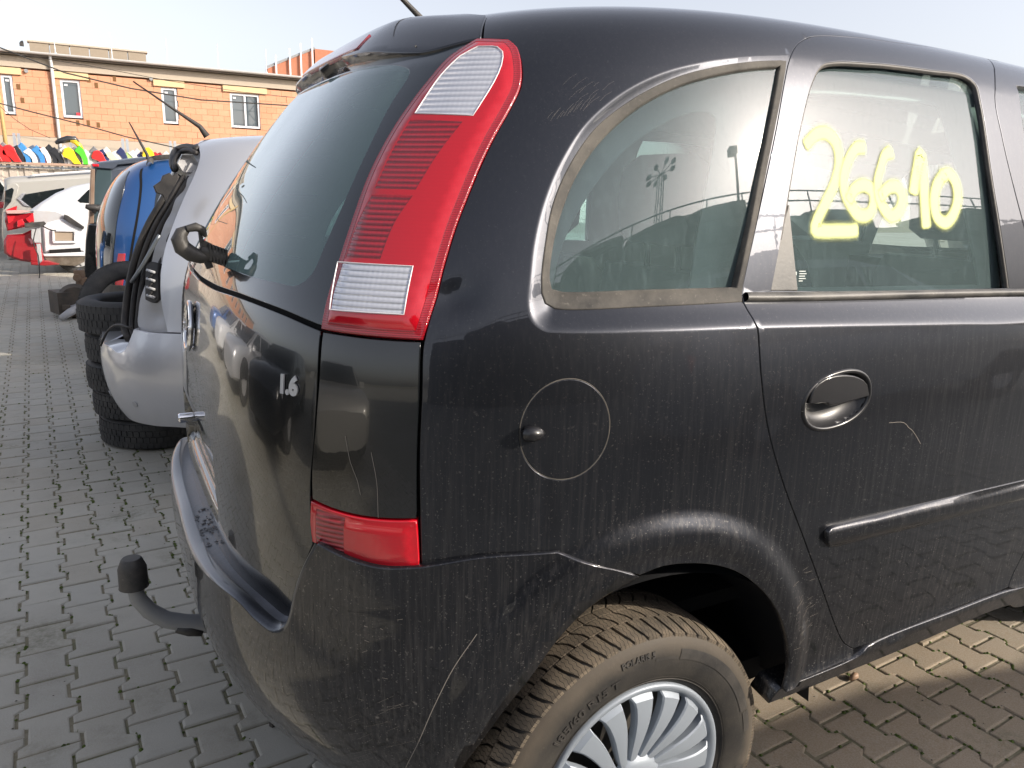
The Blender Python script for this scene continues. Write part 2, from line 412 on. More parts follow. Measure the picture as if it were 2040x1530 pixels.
B=Body(PROF,.6)
UC=B.UC
PROFB=[(.08,.34,.745,3.4),(.18,.41,.775,3.4),(.27,.475,.797,3.4),(.36,.545,.813,3.4),(.45,.588,.825,3.45),(.54,.604,.832,3.5),(.62,.600,.835,3.5),(.70,.592,.837,3.55),(.78,.578,.838,3.6),(.88,.566,.838,3.6),(1.0,.56,.836,3.6),(1.1,.55,.83,3.6)]
BB=Body(PROFB,.6)
# crease lines
crease=path(B,[(1568,110),(1480,113),(1400,123),(1310,147),(1235,186),(1165,246),(1116,320),(1082,400),(1062,480),(1053,560),(1050,610),(1060,642),(1083,660),(1120,664),(1300,662),(1510,655),(1700,651),(1900,648),(2040,645),('u',-1.9,1.11)],closed=False,step=.005)
recess=np.concatenate([crease,[(-1.9,B.wz(1.58)),(crease[0][0]-.0,B.wz(1.58))]])
flarec=path(B,[(1000,1190),(1060,1136),(1113,1098),(1140,1082),(1200,1050),(1300,1018),(1400,1010),(1470,1022),(1530,1055),(1575,1110),(1605,1180),(1614,1250),(1606,1320),(1590,1350)],closed=False)
archq=path(B,[(1272,1143),(1320,1125),(1400,1121),(1460,1135),(1510,1170),(1545,1220),(1563,1290),(1560,1340),(1546,1363)],closed=False)
ridge=path(B,[(1546,1363),(1610,1338),(1800,1258),(2040,1160),('u',-.9,.445),('u',-1.9,.46)],closed=False)
flreg=np.concatenate([flarec,archq[::-1],B.unpix([(1200,1186),(1150,1226),(1100,1282)])])
def ss(x): x=np.clip(x,0,1); return x*x*(3-2*x)
dentc=B.unpix([(905,590),(935,800),(1085,1010),(965,575)])
_wb,_wt=B.wz(1.16),B.wz(1.535)
def gdepth(W): return .001+.034*np.clip((_wt-W)/(_wt-_wb),0,1.15)**.9
def Dmain(U,W):
    sh=np.shape(U); p=np.stack([np.ravel(np.broadcast_to(U,np.broadcast(U,W).shape)),np.ravel(np.broadcast_to(W,np.broadcast(U,W).shape))],1)
    sh=np.broadcast(U,W).shape
    p=p.copy(); p[:,0]=np.where(p[:,0]>UC,2*UC-p[:,0],p[:,0]); D=np.zeros(len(p))
    near=(p[:,0]<1.35)
    q=p[near]
    if len(q):
        ins=inside(q,recess); d=np.zeros(len(q)); r=.006; d[ins]=pdist(q[ins],crease) if ins.any() else 0
        dd=np.where(d<r,d*d/(2*r),d-r/2); gz=gdepth(q[:,1]); f_=(np.sqrt((d/.046)**2+.13**2)-.13)/.88; v_=.026*np.minimum(f_,1.25); mn=gz*np.tanh(v_/np.maximum(gz,1e-4)); D0=np.where(ins,-mn,0)
        fi=inside(q,flreg); fd=pdist(q,flarec); ff=np.where(fi,.014*ss(fd/.045)-.008*ss((fd-.05)/.04),0)
        rd=pdist(q,ridge); above=q[:,1]>np.interp(q[:,0],ridge[::-1,0],ridge[::-1,1]); on=(q[:,0]<ridge[0][0]+.01)
        rr=np.where(on,.012*np.exp(-np.where(above,rd/.016,rd/.05)),0)
        c=dentc; e=0
        def g(i,r1,r2,a): return a*np.exp(-((q[:,0]-c[i][0])/r1)**2-((q[:,1]-c[i][1])/r2)**2)
        e=g(0,.034,.026,-.009)+g(2,.010,.05,-.004)+g(3,.03,.02,.0010)
        D[near]=D0+ff+rr+e
    return D.reshape(sh)
B.D=Dmain
LIGHTING=None
# ------------------------------------------------------------------ the black car
car=empty('black_car',(0,0,0),'black compact people carrier with the yellow number 26610 sprayed on its side window','car')
Bflat=Body(PROF,.6); Bflat.D=lambda U,W:-gdepth(W)-.004+0*U      # plane of the side glass
TLo=[(952,80,'s'),(1014,82,'s'),(1028,95),(1037,130),(1035,172),(1015,215),(985,268),(960,318),(930,390),(905,455),(885,520),(866,590),(850,645),(841,676,'s'),(745,669),(642,655,'s'),(653,600),(671,540),(700,450),(740,342),(790,250),(850,168),(905,110)]
tl=path(B,TLo)
LLo=[(622,998,'s'),(660,1015),(720,1031),(780,1037),(830,1037,'s'),(833,1085),(835,1130,'s'),(760,1130),(700,1115),(640,1088),(625,1077,'s'),(621,1040)]
ll=path(B,LLo)
# roof and quarter panel in one pressing
wroof=B.wz(1.640)
q1=path(B,[(962,77,'s'),(1013,80),(1026,92),(1039,128),(1038,172),(1018,215),(988,268),(963,320),(933,390),(908,455),(888,520),(869,590),(853,645),(843,690),(840,780),(835,900),(836,1010),(839,1129,'s'),(960,1111),(1111,1099,'s'),(1190,1122),(1272,1143,'s')],closed=False)
q1[0]=q1[0]
q2=archq
q3=path(B,[(1546,1363,'s'),(1610,1338),(1698,1300,'s')],closed=False)
doorback=[(1698,1290),(1682,1282),(1665,1248),(1640,1178),(1600,1068),(1560,960),(1530,850),(1517,750),(1510,655),(1500,600,'s'),(1498,582,'s'),(1508,530),(1524,450),(1543,345),(1558,250),(1568,160),(1574,118),(1586,92),(1606,76),(1632,71),(1700,74),(1800,87),(1900,102),(1966,117,'s')]
q4=path(B,doorback+[(2040,131),('u',-1.9,1.585)],closed=False)
top=np.array([(-1.9,B.WT-.002),(UC,B.WT-.002)]); top=np.stack([np.linspace(-1.9,UC,60),np.full(60,B.WT-.002)],1)
sp=path(B,[('u',UC,1.638),('u',UC-.35,1.634),(968,36,'s'),(962,77,'s')],closed=False)
qpoly=np.concatenate([q1[:-1],q2[:-1],q3[:-1],q4[:-1],top,sp[:-1]])
rub=path(B,[(1566,121,'s'),(1500,123),(1420,134),(1340,156),(1262,195),(1191,250),(1141,320),(1106,400),(1091,480),(1083,550),(1084,580),(1092,600),(1112,609),(1300,606),(1496,597,'s'),(1500,560),(1520,455),(1545,300)])
gl=path(B,[(1556,130,'s'),(1500,133),(1420,146),(1345,168),(1272,206),(1206,262),(1156,330),(1122,410),(1104,480),(1097,550),(1104,572),(1130,577),(1300,574),(1489,570,'s'),(1492,555),(1512,450),(1536,290)])
th=np.linspace(0,2*math.pi,49)[:-1]; fc=B.unpix([(1126,855)])[0]
fe=B.unpix([(1037,862),(1217,850),(1128,755),(1124,956)])
fr=.5*(np.hypot(*(fe[2]-fe[3]))/2+np.hypot(*(fe[0]-fe[1]))/2)
ru,rw=np.hypot(*(fe[0]-fe[1]))/2,np.hypot(*(fe[2]-fe[3]))/2
flap=np.stack([fe[:,0].mean()+ru*np.cos(th),fe[:,1].mean()+rw*np.sin(th)],1)
print('flap',ru,rw)
# extra points for sharp shape near creases
def along(line,ds,step=1):
    d=np.gradient(line,axis=0); n=np.stack([-d[:,1],d[:,0]],1); n/=np.linalg.norm(n,axis=1)[:,None]+1e-9
    return np.concatenate([line[::step]+n[::step]*k for k in ds])
ds=(-.003,.003,.009,-.009,.018,-.018,.027,-.027,.036,-.036)
dsc=(-.004,-.0012,.0012,.004,.007,.010,.0135,.017,.021,.025,.030,.035,.040,.046,.052,-.0135); dsc=dsc+tuple(-q for q in dsc[4:-1]); exq=np.concatenate([along(crease,dsc),along(flarec,ds),along(ridge,ds)])
panel('quarter_panel',car,M['black'],B,qpoly,[rub,flap],h=.016,extra=exq,gap=.002,mirror=True)
ribbon('panel_gap',car,M['seam'],B,np.concatenate([q1[2:-30]]),w=.012,off=-.013,mirror=True)
# ribbon of seams
dline=path(B,doorback,closed=False)
ribbon('panel_gap',car,M['seam'],B,dline,w=.010,off=-.012,mirror=True)
panel('fuel_flap',car,M['black'],B,flap,h=.014,gap=.0022,bev=.002)
ribbon('fuel_flap_gap',car,M['seam'],B,np.r_[flap,flap[:1]],w=.008,off=-.008)
ribbon('fuel_flap_edge',car,M['rubber'],B,np.r_[flap,flap[:1]],w=.0011,off=-.0015,rise=.0008)
# quarter window: rubber frame, glass
panel('quarter_window_rubber',car,M['rubber'],B,rub,[inset(gl,-.0005)],off=.003,h=.012,gap=.0005,bev=.003,mirror=True)
qg=panel('quarter_window_glass',car,M['glass'],Bflat,inset(gl,-.006),h=.03,gap=0,flange=False,mirror=True)
# rear door
dfront=[(1966,117,'s'),(1985,190),(2008,270),(2040,372),(2078,500),(2102,640),(2108,800),(2092,950),(2058,1060),(2004,1168,'s')]
dbot=path(B,[(2004,1168,'s'),(1900,1208),(1800,1249),(1722,1281),(1698,1290,'s')],closed=False)
d1=path(B,doorback,closed=False); d2=path(B,dfront,closed=False)
dpoly=np.concatenate([d1[:-1],d2[:-1],dbot[:-1]])
dh=path(B,[(1660,123),(1637,131),(1622,165),(1606,250),(1592,360),(1578,470),(1561,574,'s'),(1700,576),(2037,571,'s'),(2022,480),(1993,340),(1960,205),(1944,165),(1925,150),(1850,138),(1750,126)])
hc=B.unpix([(1601,803),(1735,790),(1668,741),(1664,852)]); hcen=hc.mean(0)
hu,hw=np.hypot(*(hc[0]-hc[1]))/2,np.hypot(*(hc[2]-hc[3]))/2
tilt=-.13
def ell(c,a,b,tl_=0,n=48):
    t=np.linspace(0,2*math.pi,n+1)[:-1]; x=a*np.sign(np.cos(t))*abs(np.cos(t))**.9;y=b*np.sign(np.sin(t))*abs(np.sin(t))**.9
    return np.stack([c[0]+x*math.cos(tl_)-y*math.sin(tl_),c[1]+x*math.sin(tl_)+y*math.cos(tl_)],1)
hell=ell(hcen,hu,hw,tilt)
# the ring in the door
exd=np.concatenate([along(crease,dsc),along(ridge,ds)])
door=panel('rear_door',car,M['black'],B,dpoly,[dh,hell],h=.018,extra=exd,mirror=False)
panel('rear_door',car,M['black'],B,dpoly,[dh],h=.03,extra=exd).scale=(1,-1,1)
def hbowl(U,W):
    p=np.stack([U,W],-1)-hcen; c,s_=math.cos(tilt),math.sin(tilt); x=(p[...,0]*c+p[...,1]*s_)/hu; y=(-p[...,0]*s_+p[...,1]*c)/hw
    r=np.sqrt(x*x+y*y); return -.024*(1-np.clip(r,0,1)**4)
panel('door_handle_bowl',door,M['bowl'],B,inset(hell,-.001),off=-.001,h=.006,gap=0,ex=hbowl,flange=False)
ribbon('door_handle_rim',door,M['bowl'],B,np.r_[inset(hell,.002),inset(hell,.002)[:1]],w=.0042,off=-.001,rise=.004)
# handle paddle: the upper part of the oval
pd=path(B,[(1612,802,'s'),(1645,799),(1647,803),(1700,793),(1728,786,'s'),(1724,768),(1706,754),(1672,749),(1640,757),(1620,775)])
panel('door_handle',door,M['bowl'],B,pd,off=.003,h=.006,gap=0,bev=.003,thick=.01,ex=lambda U,W:.004*np.clip(1-((U-hcen[0])/hu)**2,0,1))
# glass, rubber channel, triangle, weather strip
Bg=Body(PROF,.6); Bg.D=lambda U,W:-gdepth(W)-.013+0*U
dglass=panel('door_window',car,M['glass'],Bg,inset(dh,-.008),h=.03,gap=0,flange=False,mirror=True)
run=path(B,[(1578,470),(1592,360),(1606,250),(1622,165),(1637,131),(1660,123),(1750,126),(1850,138),(1925,150),(1944,165),(1960,205),(1993,340),(2022,480),(2037,571)],closed=False)
ribbon('window_channel',door,M['plastic'],B,np.array(run),w=.0055,off=-.006,rise=.005)
tri=path(B,[(1593,402,'s'),(1615,573,'s'),(1562,573,'s'),(1578,470)])
panel('window_corner_trim',door,M['strip'],B,tri,off=-.002,h=.02,gap=0,bev=.002)
wsl=path(B,[(1505,588,'s'),(1600,588),(2036,581),(2110,580)],closed=False)
ribbon('window_strip',door,M['strip'],B,wsl,w=.0085,off=.000,rise=.010)
ribbon('window_strip',car,M['strip'],B,path(B,[(2120,580),('u',-1.75,1.125)],closed=False),w=.0085,off=.000,rise=.010)
# side moulding
mo=path(B,[(1650,1050),(1662,1046,'s'),(1800,1013),(2040,957),(2078,948,'s'),(2076,985,'s'),(2040,994),(1800,1055),(1668,1087,'s'),(1652,1088),(1643,1078),(1641,1058)])
mc=mo.mean(0)
molc=path(B,[(1641,1068),(2040,976),(2078,967)],closed=False)
panel('side_moulding',door,M['flare'],B,mo,off=.0,h=.008,gap=0,bev=.002,ex=lambda U,W:.003+.010*np.sqrt(np.clip(1-(pdist(np.stack([np.ravel(U),np.ravel(W)],1),molc).reshape(np.shape(U))/.021)**2,0,1)))
# front door (partly in view) and sill
fdp=np.concatenate([path(B,[(1969,117,'s'),(2040,133),('u',-1.9,1.582,'s'),('u',-1.9,.47,'s'),('u',-1.2,.458),(2010,1171,'s')],closed=False)[:-1],d2[::-1][:-1]])
fwh=path(B,[(2026,170,'s'),(2120,185),('u',-1.55,1.50),('u',-1.75,1.40),('u',-1.80,1.17,'s'),('u',-1.5,1.17),(2128,572,'s'),(2090,420),(2045,240)])
panel('front_door',car,M['black'],B,fdp,[fwh],h=.03,extra=exd,mirror=True)
panel('front_door_window',car,M['glass'],Bg,inset(fwh,-.008),h=.05,gap=0,flange=False,mirror=True)
ribbon('window_channel',car,M['plastic'],B,path(B,[(2128,572),(2090,420),(2045,240),(2026,170),(2120,185)],closed=False),w=.006,off=-.006,rise=.005)
ribbon('panel_gap',car,M['seam'],B,d2,w=.010,off=-.012,mirror=True)
ribbon('panel_gap',car,M['seam'],B,dbot,w=.008,off=-.012,mirror=True)
# sill: from the ridge down
sil=path(B,[(1544,1366,'s'),(1610,1342),(1698,1304),(1722,1285),(1900,1212),(2004,1172),(2040,1162),('u',-1.2,.455),('u',-1.9,.465,'s'),('u',-1.9,.36,'s'),('u',-.6,.355),(2010,1207),(1800,1293),(1530,1400,'s')])
panel('sill_panel',car,M['black'],B,sil,h=.02,gap=.0008,thick=.05,ex=lambda U,W:-.010*np.clip((np.interp(U,ridge[::-1,0],ridge[::-1,1])-W)/.09,0,1)**1.5,mirror=True)
# tailgate
tgr=path(B,[('u',UC,1.117),('u',UC-.2,1.121),(480,593),(560,624),(640,658,'s'),(633,760),(627,860),(619,960),(620,1040),(624,1085,'s'),(606,1130),(588,1190),(574,1232,'s'),('u',UC-.45,.585),('u',UC,.585)],closed=False)
tgl=tgr[::-1].copy(); tgl[:,0]=2*UC-tgl[:,0]
# seat the number-plate recess
tgp=np.concatenate([tgr[:-1],tgl[:-1]])
plr=np.array([(UC-.27,B.wz(.70)),(UC+.27,B.wz(.70)),(UC+.25,B.wz(.84)),(UC-.25,B.wz(.84))])
def tgD(U,W):
    p=np.stack([np.ravel(U),np.ravel(W)],1); i=inside(p,plr); d=pdist(p,plr,True)
    return np.where(i,-.022*ss(d/.014),0).reshape(np.shape(U))
tailgate=panel('tailgate',car,M['blackclean'],B,tgp,h=.018,ex=tgD,extra=along(np.r_[plr,plr[:1]].repeat(1,0)[[0,1]],(0,)) ,gap=.0025)
ribbon('panel_gap',car,M['seam'],B,tgr[:-25],w=.012,off=-.014,mirror=True)
# rear window: pane with dark printed border
wgr=path(B,[('u',UC,1.125),('u',UC-.2,1.129),(480,585),(560,615),(640,648,'s'),(651,600),(669,540),(698,450),(738,342),(788,250),(848,168),(903,110),(948,82,'s'),(850,88),(740,104),('u',UC-.1,1.56),('u',UC,1.561)],closed=False)
wgl=wgr[::-1].copy(); wgl[:,0]=2*UC-wgl[:,0]; wgp=np.concatenate([wgr[:-1],wgl[:-1]])
fi=path(B,[('u',UC,1.163),('u',UC-.3,1.163),('u',UC-.48,1.160),(592,567),(620,545),(645,490),(685,400),(730,300),(778,205),(815,145),(800,130),('u',UC-.42,1.515),('u',UC,1.523)],closed=False)
fl_=fi[::-1].copy(); fl_[:,0]=2*UC-fl_[:,0]; fip=np.concatenate([fi[:-1],fl_[:-1]])
rwin=panel('rear_window_border',car,M['frit'],B,wgp,[fip],off=-.001,h=.02,gap=.001)
panel('rear_window_glass',rwin,M['rearglass'],B,inset(fip,-.001),off=-.002,h=.03,gap=0,flange=False)
for k in range(11):
    zz=1.20+k*.031
    b_=B.wz(zz); uu=np.linspace(UC-.52+.012*k,UC+.52-.012*k,40)
    ribbon('heater_wire',rwin,M['seam'],B,np.stack([uu,np.full(40,b_)],1),w=.0007,off=-.004)
# spoiler
spr=path(B,[('u',UC,1.637),('u',UC-.35,1.632),(968,34,'s'),(956,79,'s'),(850,91),(740,107),(690,122),('u',UC,1.554)],closed=False)
wtop,wlow=B.wz(1.632),B.wz(1.553)
spl=spr[::-1].copy(); spl[:,0]=2*UC-spl[:,0]; spp=np.concatenate([spr[:-1],spl[:-1]])
def spD(U,W):
    v=(wtop-W)/(wtop-wlow); s_=ss((UC-np.abs(UC-U)-(UC-.64))/.32)
    return .003+.027*ss(v/.6)*(1-.45*np.clip(v-.2,0,1.2))*(1-ss((v-1.13)/.17))*s_
spp=spp.copy(); spp[:,1]-=.024*ss((wlow+.045-spp[:,1])/.03)*ss((UC-np.abs(UC-spp[:,0])-(UC-.66))/.12)
spoiler=panel('roof_spoiler',car,M['black'],B,spp,h=.012,gap=.001,thick=.03,bev=.003,ex=spD)
# third brake light on the spoiler
tb=np.stack([np.r_[np.linspace(UC-.30,UC+.30,30),np.linspace(UC+.30,UC-.30,30)],np.r_[np.full(30,wlow-.008),np.full(30,wlow+.030)]],1)
M['redlens']=mat('red lens',(.50,.006,.018),.12,coat=1,coatr=.02)
M['reddark']=mat('deep red lens',(.30,.008,.016),.15,coat=1)
panel('brake_light',spoiler,M['reddark'],B,tb,h=.012,gap=0,thick=.008,off=.003,ex=spD)
# corner panel between the lamps
cp=path(B,[(644,661,'s'),(745,675),(840,681,'s'),(836,780),(831,900),(831,1033,'s'),(780,1033),(720,1027),(660,1011),(623,994,'s'),(622,940),(630,840),(637,750)])
panel('corner_panel',car,M['blackclean'],B,cp,h=.012,mirror=True,ex=lambda U,W:.002+0*U)
ribbon('panel_gap',car,M['seam'],B,path(B,[(841,640),(838,780),(833,900),(833,1135)],closed=False),w=.012,off=-.014,mirror=True)
# ------------------------------------------------------------------ lamps
def lens(name,base,rib=0.,period=.0055,rough=.1,axis='Z',strength=.6,var=.25,dark=(.1,.002,.004),trans=0):
    m=mat(name,base,rough,0,1,.01); b=bsdf(m); v=objc(m)
    sep=N(m,'SeparateXYZ'); L(m,v,sep.inputs[0])
    w=mathn(m,'SINE',mathn(m,'MULTIPLY',sep.outputs[axis],2*math.pi/period))
    sx=mathn(m,'SINE',mathn(m,'MULTIPLY',mathn(m,'ADD',sep.outputs['X'],mathn(m,'MULTIPLY',sep.outputs['Y'],-1.)),2*math.pi/.011))
    f=mathn(m,'ADD',mathn(m,'MULTIPLY',w,.5),.5)
    n=noise(m,v,30,3,.6)
    if rib: L(m,bump(m,mathn(m,'ADD',w,mathn(m,'MULTIPLY',sx,.10)),strength,.0008),b.inputs['Normal'])
    c=mixcol(m,mathn(m,'MULTIPLY',mathn(m,'MULTIPLY',f,rampf(m,n,.2,.8,.5,1.)),var),base,dark)
    L(m,c,b.inputs['Base Color']); b.inputs['Transmission Weight'].default_value=trans
    return m
M['lensred']=lens('red lens smooth',(.50,.004,.014),.0,var=.05)
M['lensrim']=lens('red lens fine ribs',(.36,.006,.016),1,period=.0032,var=.6,strength=.3)
M['lensdeep']=lens('red lens ribbed',(.42,.006,.018),1,period=.0075,var=.85,strength=1.,dark=(.06,.001,.004))
M['lensclear']=lens('clear lens ribbed',(.72,.74,.80),1,period=.0082,var=.45,strength=.9,dark=(.25,.24,.27))
M['lensclear'].node_tree.nodes['Principled BSDF'].inputs['Metallic'].default_value=.35
bul=lambda U,W:.004+.006*ss(np.minimum(1,pdist(np.stack([np.ravel(U),np.ravel(W)],1),tl,True).reshape(np.shape(U))/.03))
lamp=panel('tail_lamp',car,M['lensrim'],B,tl,[inset(tl,.0115)],h=.012,gap=.0015,thick=.02,bev=.003,ex=bul,mirror=False)
c1=path(B,[(955,103,'s'),(993,104),(1003,113),(1001,138),(986,172),(966,205),(945,238,'s'),(832,234,'s'),(852,203),(882,160),(920,122)])
c2=path(B,[(680,527,'s'),(826,535,'s'),(808,629,'s'),(664,620,'s')])
c3=path(B,[(822,246,'s'),(924,250,'s'),(878,310),(832,384,'s'),(752,382,'s'),(785,310)])
c4=path(B,[(747,394,'s'),(826,396,'s'),(790,450),(762,521,'s'),(692,518,'s'),(715,450)])
panel('lamp_lens',lamp,M['lensred'],B,inset(tl,.011),[c1,c2,c3,c4],h=.012,gap=.0004,thick=.01,ex=lambda U,W:bul(U,W)-.0008)
panel('clear_window',lamp,M['lensclear'],B,c1,h=.008,gap=.0004,thick=.01,ex=lambda U,W:bul(U,W)-.001)
panel('clear_window',lamp,M['lensclear'],B,c2,h=.008,gap=.0004,thick=.01,ex=lambda U,W:bul(U,W)-.001)
panel('ribbed_window',lamp,M['lensdeep'],B,c3,h=.008,gap=.0004,thick=.01,ex=lambda U,W:bul(U,W)-.0014)
panel('ribbed_window',lamp,M['lensdeep'],B,c4,h=.008,gap=.0004,thick=.01,ex=lambda U,W:bul(U,W)-.0014)
lmL=panel('tail_lamp',car,M['lensred'],B,tl,h=.02,gap=.0015,ex=bul); lmL.scale=(1,-1,1)
wf=mat('lens edge',(.75,.72,.74),.3)
for q in (c1,c2): ribbon('lens_edge',lamp,wf,B,np.r_[q,q[:1]],w=.0009,off=.0092,rise=.0012)
la=path(B,[(622,998,'s'),(690,1024,'s'),(688,1110),(640,1088),(625,1077,'s')])
bl=lambda U,W:.004+.004*ss(np.minimum(1,pdist(np.stack([np.ravel(U),np.ravel(W)],1),ll,True).reshape(np.shape(U))/.02))
low=panel('bumper_lamp',car,M['lensred'],B,ll,[path(B,[(634,1012,'s'),(689,1030,'s'),(689,1103,'s'),(634,1078,'s')])],h=.010,gap=.0012,thick=.02,bev=.002,ex=bl)
panel('ribbed_window',low,M['lensdeep'],B,path(B,[(634,1012,'s'),(689,1030,'s'),(689,1103,'s'),(634,1078,'s')]),h=.010,gap=.0003,ex=lambda U,W:bl(U,W)-.001)
panel('bumper_lamp',car,M['lensred'],B,ll,h=.02,gap=.0012,ex=bl).scale=(1,-1,1)
# ------------------------------------------------------------------ rear bumper
ins=lambda a:a
arb=path(BB,[(1270,1147,'s'),(1200,1186),(1150,1226),(1100,1282),(1058,1342),(1010,1402),(960,1470),(915,1532),('u',.922,.30,'s')],closed=False)
bt1=path(BB,[(838,1133,'s'),(960,1114),(1111,1103,'s'),(1190,1125),(1270,1147,'s')],closed=False)
eo=path(BB,[('u',BB.UC,.618),('u',BB.UC-.2,.618),(470,1196),(510,1237),(544,1261),(566,1257),(579,1229),(588,1187),(606,1135),(632,1086,'s'),(700,1119),(760,1134),(838,1133,'s')],closed=False)
kk=int(np.argmin(np.hypot(*(eo-BB.unpix([(632,1086)])[0]).T)))
bb1=path(BB,[('u',.922,.30,'s'),('u',.99,.285),('u',1.25,.285),('u',BB.UC,.30)],closed=False)
bright=np.concatenate([bt1[:-1],arb[:-1],bb1])       # right half, ends at centre bottom
halfR=np.concatenate([eo[:-1],bright[:-1]])
mirr=halfR[::-1].copy(); mirr[:,0]=2*BB.UC-mirr[:,0]
bpoly=np.concatenate([halfR,bb1[-1:],mirr[:-1]])
flb=path(BB,[(1113,1101),(1060,1136),(1000,1190),(950,1250),(905,1322),(870,1392),(835,1470),(812,1530),('u',.995,.27)],closed=False)
flb=np.concatenate([path(BB,[(1400,1010),(1300,1018),(1200,1050),(1140,1082),(1113,1101)],closed=False)[:-1],flb]); flbreg=np.concatenate([flb,arb[::-1],BB.unpix([(1320,1125),(1400,1121)])])
scr=BB.unpix([(735,1240),(985,1300)])
def Dbump(U,W):
    sh=np.broadcast(U,W).shape; p=np.stack([np.ravel(np.broadcast_to(U,sh)),np.ravel(np.broadcast_to(W,sh))],1).copy(); p[:,0]=np.where(p[:,0]>BB.UC,2*BB.UC-p[:,0],p[:,0])
    D=np.zeros(len(p)); near=p[:,0]<1.2; q=p[near]
    if len(q):
        fi_=inside(q,flbreg); fd=pdist(q,flb); D[near]=np.where(fi_,.0125*ss(fd/.04)-.007*ss((fd-.05)/.04),0)
    ed=pdist(p,eo[:kk+1]); D-=.008*(1-ss(ed/.012))*(p[:,1]<0)   # (edge is rounded by its own bead)
    q=p-scr[0]; D-=.002*np.exp(-(q[:,0]/.05)**2-(q[:,1]/.012)**2)
    return D.reshape(sh)
BB.D=Dbump
exb=np.concatenate([along(flb,ds)])
bumper=panel('rear_bumper',car,M['flare'],BB,bpoly,h=.018,extra=exb,gap=.0008,bev=.003,thick=.02)
# step of the bumper under the tailgate
eR=eo[:kk+1]; n_=len(eR); tt=np.linspace(0,1,n_)
inn=path(B,[('u',UC,.640),('u',UC-.3,.638),('u',UC-.48,.634),(576,1225),(592,1175),(606,1132),(626,1086)],closed=False)
l=np.r_[0,np.cumsum(np.hypot(*np.diff(inn,axis=0).T))]; l/=l[-1]; l2=np.r_[0,np.cumsum(np.hypot(*np.diff(eR,axis=0).T))]; l2/=l2[-1]
inn=np.stack([np.interp(l2,l,inn[:,0]),np.interp(l2,l,inn[:,1])],1)
A0=BB.surf(eR[:,0],eR[:,1],-.0005); A9=B.surf(inn[:,0],inn[:,1],-.012); nb=BB.nrm(eR[:,0],eR[:,1])
upv=A9-A0; rows=[A0+(-nb)*.001]
dirx=(A9-A0); dl=np.linalg.norm(dirx,axis=1)[:,None]; dh_=dirx/np.maximum(dl,1e-4)
tang=np.gradient(A0,axis=0); tang/=np.linalg.norm(tang,axis=1)[:,None]+1e-9
upn=np.cross(tang,dh_); upn/=np.linalg.norm(upn,axis=1)[:,None]+1e-9; upn*=np.sign(np.sum(upn*np.array([0,0,1]),1))[:,None]*1.
jag=rng.random(n_)
rows=[A0-nb*.0004]
for a,hh in ((.05,.003),(.12,.0045),(.24,.005),(.36,.0045),(.44,.003),(.52,.001),(.68,.0),(.84,.0),(1.,.0)):
    rows.append(A0+dirx*a+upn*hh*np.minimum(1,dl/.03))
M['shelf']=plastic('scuffed sky-toned bumper step',(.085,.092,.108),.34,dust=.35,dustc=(.32,.33,.36),bumpd=.002)  # scuffs and dust, on a base lightened blue-grey for mirrored sky
M['shelfedge']=dusty_paint('sky-toned bumper edge',(.045,.050,.062),metal=.8,dust=.7,coatr=.06,rough=.35,low=.5)  # paler copy of the bumper paint, sky reflection put into the lip
for sgn in (1,-1):
    b=MB(); b.loft([r*np.array([1,sgn,1]) for r in rows[:6]]); b.build('bumper_edge',M['shelfedge'],bumper,smooth=True)
    b=MB(); b.loft([r*np.array([1,sgn,1]) for r in rows[5:]]); b.build('bumper_step',M['shelf'],bumper,smooth=True)
# flakes of broken paint and clips lying on the step
b=MB()
for k in range(46):
    i=rng.integers(4,n_-40); a=rng.uniform(.42,.95); c=A0[i]+dirx[i]*a+np.array([0,0,.002]); s_=rng.uniform(.002,.006)
    b.box(c,(s_,s_*rng.uniform(.5,2),.0015),rotz(rng.uniform(0,3)))
b.build('paint_flakes',plastic('flakes',(.1,.1,.1),.7,dust=.9,dustc=(.5,.5,.52)),bumper)
bpy.data.objects['paint_flakes']['kind']='stuff'
# ------------------------------------------------------------------ text helper
def textmesh(s,size=.03,extrude=.0008,bold=0.):
    cu=bpy.data.curves.new('t','FONT'); cu.body=s; cu.size=size; cu.extrude=extrude; cu.offset=bold; cu.resolution_u=4
    o=bpy.data.objects.new('t',cu); COL.objects.link(o); bpy.context.view_layer.update()
    dg=bpy.context.evaluated_depsgraph_get(); me=bpy.data.meshes.new_from_object(o.evaluated_get(dg))
    v=np.array([tuple(p.co) for p in me.vertices]); f=[tuple(p.vertices) for p in me.polygons]
    bpy.data.objects.remove(o); bpy.data.curves.remove(cu); bpy.data.meshes.remove(me); return v,f
v,f_=textmesh('1.6',.037,.0012,.0022); v[:,0]*=.9
pos=B.unpix([(557,779)])[0]
# italic badge: the dot sits tight between the figures
P_=B.surf(pos[0]-v[:,0],pos[1]+v[:,1],0)+B.nrm(pos[0]-v[:,0],pos[1]+v[:,1])*(v[:,2:3]+.0022)
M['satin']=mat('satin chrome',(.62,.62,.63),.35,.6)
mesh('engine_badge',P_,f_,M['satin'],car,smooth=False)
